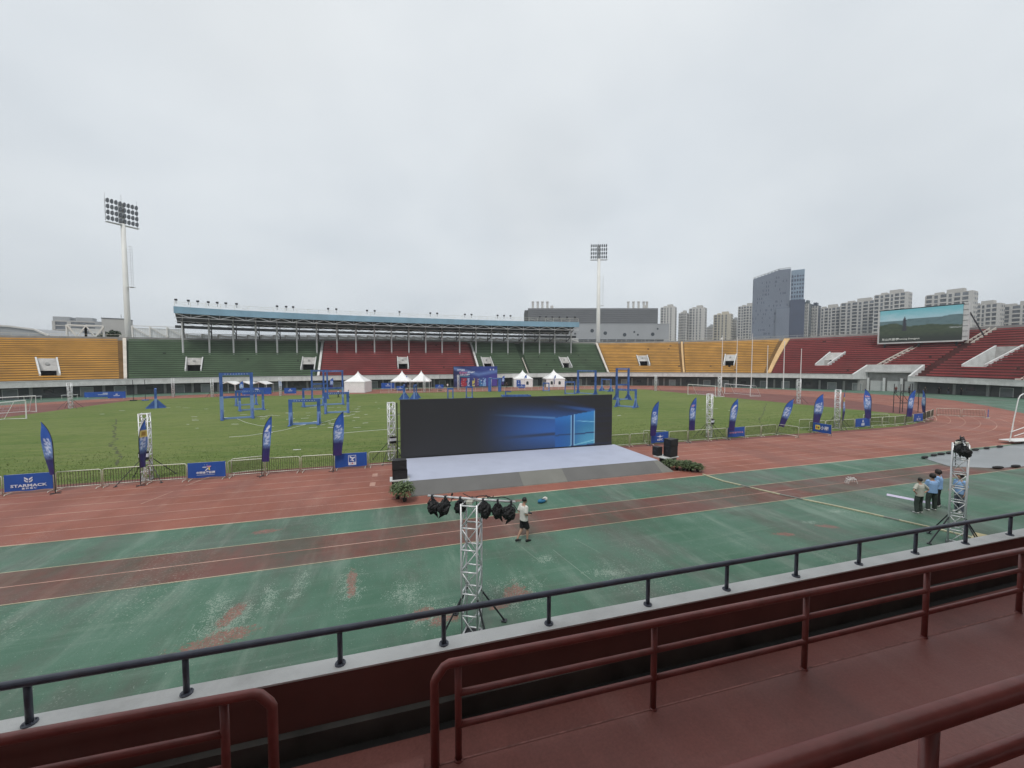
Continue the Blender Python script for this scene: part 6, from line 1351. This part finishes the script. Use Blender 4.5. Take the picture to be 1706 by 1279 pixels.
mb = MB(); P = [(26.4, 14.5), (25.65, 14.0), (25.95, 12.45), (26.75, 12.75)]; P = [(26.55, 14.35), (26.05, 14.2), (26.0, 12.55), (26.5, 12.7)]; mb.prism([(25.62, 14.05), (26.2, 12.45), (26.6, 12.62), (26.02, 14.25)], .006, .016); o = obj('banner_strip', mb, M('pale_lilac_print', (.55, .50, .64), .6, .12, 2.2)); tag(o, 'pale lilac banner strip lying on the green ground beside the group of people', 'banner')
t = thing('equipment_bag', 'blue and white bag left on the green strip behind the walking man', 'bag', (7.36, 18.55, .004), .3)
mb = MB(); mb.ball((-.1, 0, .09), (.25, .15, .10), 12, 8, lambda v: 1+.2*nz(v.x*3, v.y*3, v.z*3)); obj('blue_body', mb, cloth('teal_blue_nylon', (.03, .16, .30)), t, True); mb = MB(); mb.ball((.14, .02, .14), (.14, .12, .11), 12, 8, lambda v: 1+.25*nz(v.x*3+4, v.y*3, v.z*3)); obj('white_flap', mb, m_tee_w, t, True); mb = MB(); mb.path([(-.2, -.05, .16), (-.05, -.12, .24), (.12, -.05, .22)], .014, 5); obj('strap', mb, m_black, t)
t = thing('wire_frame', 'tangle of thin white wire legs standing on the brown runway at right', 'frame', (26.3, 16.2, .006)); q = random.Random(9)
for k in range(9): a = q.uniform(0, 6.28); mb = MB(); mb.path([(cos(a)*.36, sin(a)*.28, .0), (cos(a)*.30, sin(a)*.2, .22), (cos(a+.8)*.2, sin(a+.8)*.2, .34)], .012, 4); obj('wire_leg', mb, m_white, t)
mb = MB(); mb.path([(.3*cos(k*.7), .24*sin(k*.7), .26+.04*sin(k*2.1)) for k in range(10)], .012, 4); obj('hoop', mb, m_white, t)
m_tarp = M('wet_grey_tarpaulin', (.235, .255, .265), .34, .14, .5, dirt=.25, bump=.25, bscale=3)
mb = MB(); W = 26; Hn = 9; base_i = 0
P0 = [(38.6, 19.0), (42.2, 19.3), (49, 19.6), (56, 20.0), (66, 20.4)]; P1 = [(37.2, 16.9), (39.6, 15.6), (44, 15.2), (52, 15.0), (64, 14.6)]
def pl_(P, u): k = u*(len(P)-1); i = min(len(P)-2, int(k)); return Vector(P[i]).lerp(Vector(P[i+1]), k-i)
for j in range(Hn+1):
    for i in range(W+1):
        p = pl_(P1, i/W).lerp(pl_(P0, i/W), j/Hn); mb.v.append((p.x, p.y, .022+.018*nz(p.x*.9, p.y*1.4)+.010*nz(p.x*3, p.y*3)))
for j in range(Hn):
    for i in range(W): a = j*(W+1)+i; mb.f.append((a, a+1, a+W+2, a+W+1)); mb.mi.append(0)
o = obj('ground_tarpaulin', mb, m_tarp, None, True); tag(o, 'large wet grey tarpaulin spread on the green ground at right', 'tarpaulin')
sb = MB(); sb.ball((0, 0, .08), (.42, .15, .09), 12, 7, lambda v: 1+.15*nz(v.x*4, v.y*4, v.z*4)); sbm = sb.mesh('sandbag', m_blackcloth, True)
SBP = [(38.7, 18.95, .1, 'black sandbag at the left corner of the grey tarpaulin'), (40.3, 19.2, .15, 'second black sandbag along the back edge of the tarpaulin from its left corner'), (41.4, 19.3, 0, 'third black sandbag along the back edge of the tarpaulin'), (42.5, 19.35, .2, 'fourth black sandbag along the back edge, left of the light truss'), (44.5, 19.45, .1, 'black sandbag on the back tarpaulin edge just right of the light truss'), (46.2, 19.45, 0, 'black sandbag on the back tarpaulin edge under the right bend'), (48.0, 19.55, .15, 'black sandbag on the back tarpaulin edge near the tube frame'), (50.0, 19.6, 0, 'black sandbag on the back tarpaulin edge left of the tube frame'), (39.6, 15.55, -.25, 'black sandbag on the front tarpaulin edge beside the light truss'), (41.3, 15.4, -.1, 'black sandbag on the front tarpaulin edge near the right picture edge')]
for x, y, a, lab in SBP: o = place(sbm, 'sandbag', None, (x, y, .02), (0, 0, a)); tag(o, lab, 'sandbag', 'black sandbags holding the tarpaulin')
t = thing('tube_goal_frame', 'white bent tube goal frame on wheels cut by the right picture edge', 'goal frame', (53.0, 20.2, .004), -.1)
mb = MB(); mb.path([(0, 0, .2), (.35, 0, 2.2), (.75, 0, 4.05), (.95, 0, 4.35), (1.3, 0, 4.5), (5, 0, 4.6)], .042, 8); obj('upright', mb, m_white, t); mb = MB(); mb.box((2.0, .2, .28), (4.0, 1.0, .07)); obj('base', mb, m_white, t)
for z0, z1 in ((1.15, 1.75), (.75, 1.2)): mb = MB(); mb.tube((-.3 if z0 > 1 else .1, -.2, z0), (3, 0, z1), .04, 6); obj('strut', mb, m_white, t)
for x in (1.1, 3.3): mb = MB(); mb.tube((x, -.3, .12), (x, -.2, .12), .115, 12); obj('wheel', mb, m_black, t)
# folding tables in the undercroft at left
for k, (x, y, rz) in enumerate([(-70, 104, .7), (-66, 107, .6), (-61, 110, .5), (-74, 100, .8)]):
    t = thing('folding_table', ['white folding table in the left undercroft, second from the left', 'white folding table in the left undercroft, third from the left', 'white folding table in the left undercroft nearest the blue banner panel', 'white folding table in the left undercroft nearest the picture edge'][k], 'table', (x, y, .004), rz, 'folding tables under the left stand'); mb = MB(); mb.box((0, 0, .74), (2.4, .8, .05)); obj('table_top', mb, m_offwh, t); lg = MB().tube((0, 0, 0), (0, 0, .72), .03, 5).mesh('leg', m_steel)
    for sx in (-1, 1):
        for sy in (-1, 1): place(lg, 'leg', t, (sx*1.1, sy*.33, 0))

# ------------------------------------------------------------------ near stand: walkway, parapet, rails
def ly(base, x, k=-.021): return base+k*x
X0, X1 = -14, 34
mb = MB(); mb.add([(.27, 1.6, 3.0), (X1, .75, 3.0), (X1, ly(3.885, X1, -.033), 3.0), (.27, ly(3.885, .27, -.033), 3.0), (.27, 1.6, 2.6), (X1, .75, 2.6), (X1, ly(3.885, X1, -.033), 2.6), (.27, ly(3.885, .27, -.033), 2.6)], [(0, 1, 2, 3), (2, 6, 7, 3), (3, 7, 4, 0), (0, 4, 5, 1)]); structure(obj('terrace_walkway', mb, m_maroon))
mb = MB(); mb.add([(X0, 1.9, 3.0), (-1.35, 1.65, 3.0), (-1.35, ly(3.9, -1.35, -.033), 3.0), (X0, ly(3.9, X0, -.033), 3.0), (X0, ly(3.9, X0, -.033), 2.6), (-1.35, ly(3.9, -1.35, -.033), 2.6), (-1.35, 1.65, 2.6)], [(0, 1, 2, 3), (2, 5, 4, 3), (1, 6, 5, 2)]); structure(obj('terrace_walkway', mb, m_maroon))
mb = MB(); mb.add([(X0, 3.3, 2.79), (X1, 2.2, 2.79), (X1, ly(4.47, X1), 2.79), (X0, ly(4.47, X0), 2.79), (X1, ly(4.47, X1), 2.5), (X0, ly(4.47, X0), 2.5)], [(0, 1, 2, 3), (3, 2, 4, 5)]); structure(obj('lower_walkway', mb, m_maroon))
for k, (y0, y1, z) in enumerate(((4.12, 1.7, 2.90), (3.98, 1.7, 3.005), (2.2, 1.7, 3.17))):
    if k < 2: mb = MB(); mb.box((-.54, (y0+y1)/2, z-.1), (1.58, y0-y1, .2)); structure(obj('aisle_step', mb, m_maroon))
t = thing('parapet_wall', 'dark maroon parapet wall with pale concrete coping along the front of the near stand', 'wall', (0, 0, 0))
def long_box(name, ya, yb_, z0, z1, mat, ka=-.021, kb=-.021):
    mb = MB(); mb.add([(X0, ly(ya, X0, ka), z0), (X1, ly(ya, X1, ka), z0), (X1, ly(yb_, X1, kb), z0), (X0, ly(yb_, X0, kb), z0), (X0, ly(ya, X0, ka), z1), (X1, ly(ya, X1, ka), z1), (X1, ly(yb_, X1, kb), z1), (X0, ly(yb_, X0, kb), z1)], [(3, 2, 1, 0), (4, 5, 6, 7), (0, 1, 5, 4), (1, 2, 6, 5), (2, 3, 7, 6), (3, 0, 4, 7)]); return obj(name, mb, mat, t)
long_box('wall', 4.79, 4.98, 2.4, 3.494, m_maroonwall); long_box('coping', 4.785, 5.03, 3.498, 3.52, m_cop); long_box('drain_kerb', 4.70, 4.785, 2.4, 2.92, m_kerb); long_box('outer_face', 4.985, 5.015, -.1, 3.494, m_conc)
mb = MB(); mb.box((10, 2.4, 1.2), (48, 4.6, 2.4)); structure(obj('stand_base', mb, m_conc2))
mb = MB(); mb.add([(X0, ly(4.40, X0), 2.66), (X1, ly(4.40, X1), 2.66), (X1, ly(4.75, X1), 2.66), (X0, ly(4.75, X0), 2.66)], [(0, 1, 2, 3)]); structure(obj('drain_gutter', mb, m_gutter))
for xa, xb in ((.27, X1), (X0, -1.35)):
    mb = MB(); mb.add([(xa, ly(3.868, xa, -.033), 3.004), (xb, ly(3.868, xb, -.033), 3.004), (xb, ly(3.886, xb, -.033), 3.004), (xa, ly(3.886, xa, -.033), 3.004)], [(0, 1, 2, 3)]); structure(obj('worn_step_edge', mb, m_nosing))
# dark rail on the coping
t = thing('parapet_railing', 'low blue grey tube railing bolted along the parapet coping', 'railing', (0, 0, 0))
PX = [-9.3, -7.85, -6.4, -4.95, -3.52, -2.2, -.65, .58, 2.02, 3.6, 5.05, 6.5, 7.98, 9.47, 10.95, 12.4, 13.9, 15.4, 16.9, 18.4, 19.9, 21.4, 22.9, 24.4, 25.9]
pm = MB().tube((0, 0, .0), (0, 0, .42), .030, 10).mesh('post', m_rail, True); fl = MB().path([(0, 0, 0), (0, 0, .014), (0, 0, .018)], [.062, .062, .05], 14).mesh('flange', m_rail)
bolt = MB()
for k in range(4): bolt.tube((.045*cos(k*pi/2+.8), .045*sin(k*pi/2+.8), .016), (.045*cos(k*pi/2+.8), .045*sin(k*pi/2+.8), .028), .008, 6)
boltm = bolt.mesh('bolts', m_rail)
for x in PX: p_ = place(pm, 'post', t, (x, ly(4.905, x), 3.52)); place(fl, 'flange', p_); place(boltm, 'bolts', p_)
mb = MB(); mb.path([(x, ly(4.905, x), 3.95) for x in (-12, -6, 0, 6, 12, 20, 30)], .040, 14); obj('top_rail', mb, m_rail, t, True)
# maroon guard rails
def pipe_bend(mb, pts, r): mb.path(pts, r, 14)
def guard(label, xs, x_end, bend, y0, k, zt=4.05, zb_=3.0, r=.045, rp=.036, far_end=None):
    t = thing('guard_rail', label, 'railing', (0, 0, 0), 0, 'maroon tube guard rails of the near stand'); Y = lambda x: ly(y0, x, k)
    s = bend; xb = x_end
    mb = MB(); end = [(xb, Y(xb), zb_-.02), (xb, Y(xb), zt-.16), (xb+s*.02, Y(xb), zt-.12), (xb+s*.10, Y(xb), zt-.02), (xb+s*.15, Y(xb), zt)]; mb.path(end+[(xb+s*d, Y(xb+s*d), zt) for d in (1.5, 4, 8, far_end or 14)], r, 14); obj('top_rail', mb, m_maroonpipe, t, True)
    for i, x in enumerate(xs):
        mb = MB(); mb.tube((x, Y(x), zb_-.02), (x, Y(x), zt-.02), rp, 12); p_ = obj('post', mb, m_maroonpipe, t, True)
        mb = MB(); mb.path([(x, Y(x), zb_+.001), (x, Y(x), zb_+.012), (x, Y(x), zb_+.02)], [.048, .045, rp], 14); obj('weld_collar', mb, m_maroonpipe, p_)
    for z in (zt-.33, zt-.67): mb = MB(); mb.tube((xs[0], Y(xs[0]), z), (x_end+s*(far_end or 14), Y(x_end+s*(far_end or 14)), z), .034, 12); obj('middle_rail', mb, m_maroonpipe, t, True)
guard('long maroon guard rail with two middle bars running right across the walkway', [.60, 2.92, 5.26, 7.61, 9.88, 12.2, 14.5, 16.8, 19.1, 21.4], .36, 1, 3.88, -.033, far_end=21.5)
guard('maroon guard rail at the lower left ending in a bent post', [-1.52, -3.85, -6.2, -8.5], -1.13, -1, 3.98, -.045, far_end=9)
t = thing('guard_rail', 'thick maroon guard rail closest to the camera at the lower right corner', 'railing', (0, 0, 0), 0, 'maroon tube guard rails of the near stand'); Yf = lambda x: 1.052-.0445*x
mb = MB(); mb.tube((.45, Yf(.45), 5.66), (7, Yf(7), 5.66), .042, 24); obj('top_rail', mb, m_maroonpipe, t, True)
mb = MB(); mb.tube((.45, Yf(.45), 5.40), (7, Yf(7), 5.40), .031, 18); obj('middle_rail', mb, m_maroonpipe, t, True)
for x in (.47, 2.08, 4.0, 5.9): mb = MB(); mb.tube((x, Yf(x), 4.69), (x, Yf(x), 5.65), .030, 16); obj('post', mb, m_maroonpipe, t, True)
# terraces behind the camera and the stand's own roof overhead
mb = MB(); rows = [(1.6, 3.0), (1.6, 4.7), (.15, 4.7), (.15, 5.4), (-.9, 5.4), (-.9, 5.9), (-1.9, 5.9), (-1.9, 6.4)]
y, z = -1.9, 6.4
for k in range(16): y -= .9; rows.append((y, z)); z += .48; rows.append((y, z))
rows += [(y-1.5, z), (y-1.5, 0), (1.6, 0)]
t = thing('near_terrace', 'stepped maroon terrace of the near stand behind the guard rails', 'terrace'); 
def extr(name, prof, x0, x1, mat, par):
    mb = MB(); mb.prism3([(x0, a, b) for a, b in prof], (x1-x0, 0, 0)); return obj(name, mb, mat, par)
extr('steps', rows, -14, 34, m_maroon, t)
rf = thing('near_stand_roof', 'concrete canopy over the near stand', 'roof'); extr('canopy', [(.2, 16.6), (.2, 17.4), (-24, 22.0), (-24, 21.2)], -60, 70, m_conc2, rf)
for x in (-50, -32, -20, 40, 52, 66): mb = MB(); mb.box((x, -17, 10.5), (.9, .9, 21.5)); obj('column', mb, m_conc2, rf)
# ------------------------------------------------------------------ humid air over the whole place
hm = bpy.data.materials.new('humid_air'); hm.use_nodes = True; hn = hm.node_tree; hn.nodes.clear()
ho = hn.nodes.new('ShaderNodeOutputMaterial'); hv_ = hn.nodes.new('ShaderNodeVolumePrincipled'); hv_.inputs['Color'].default_value = (.86, .90, .95, 1); hv_.inputs['Density'].default_value = .00034; hv_.inputs['Anisotropy'].default_value = .2
hn.links.new(hv_.outputs[0], ho.inputs['Volume'])
hz = obj('haze', MB().box((0, 0, 53.9), (6200, 6200, 110)), hm); stuff(hz)
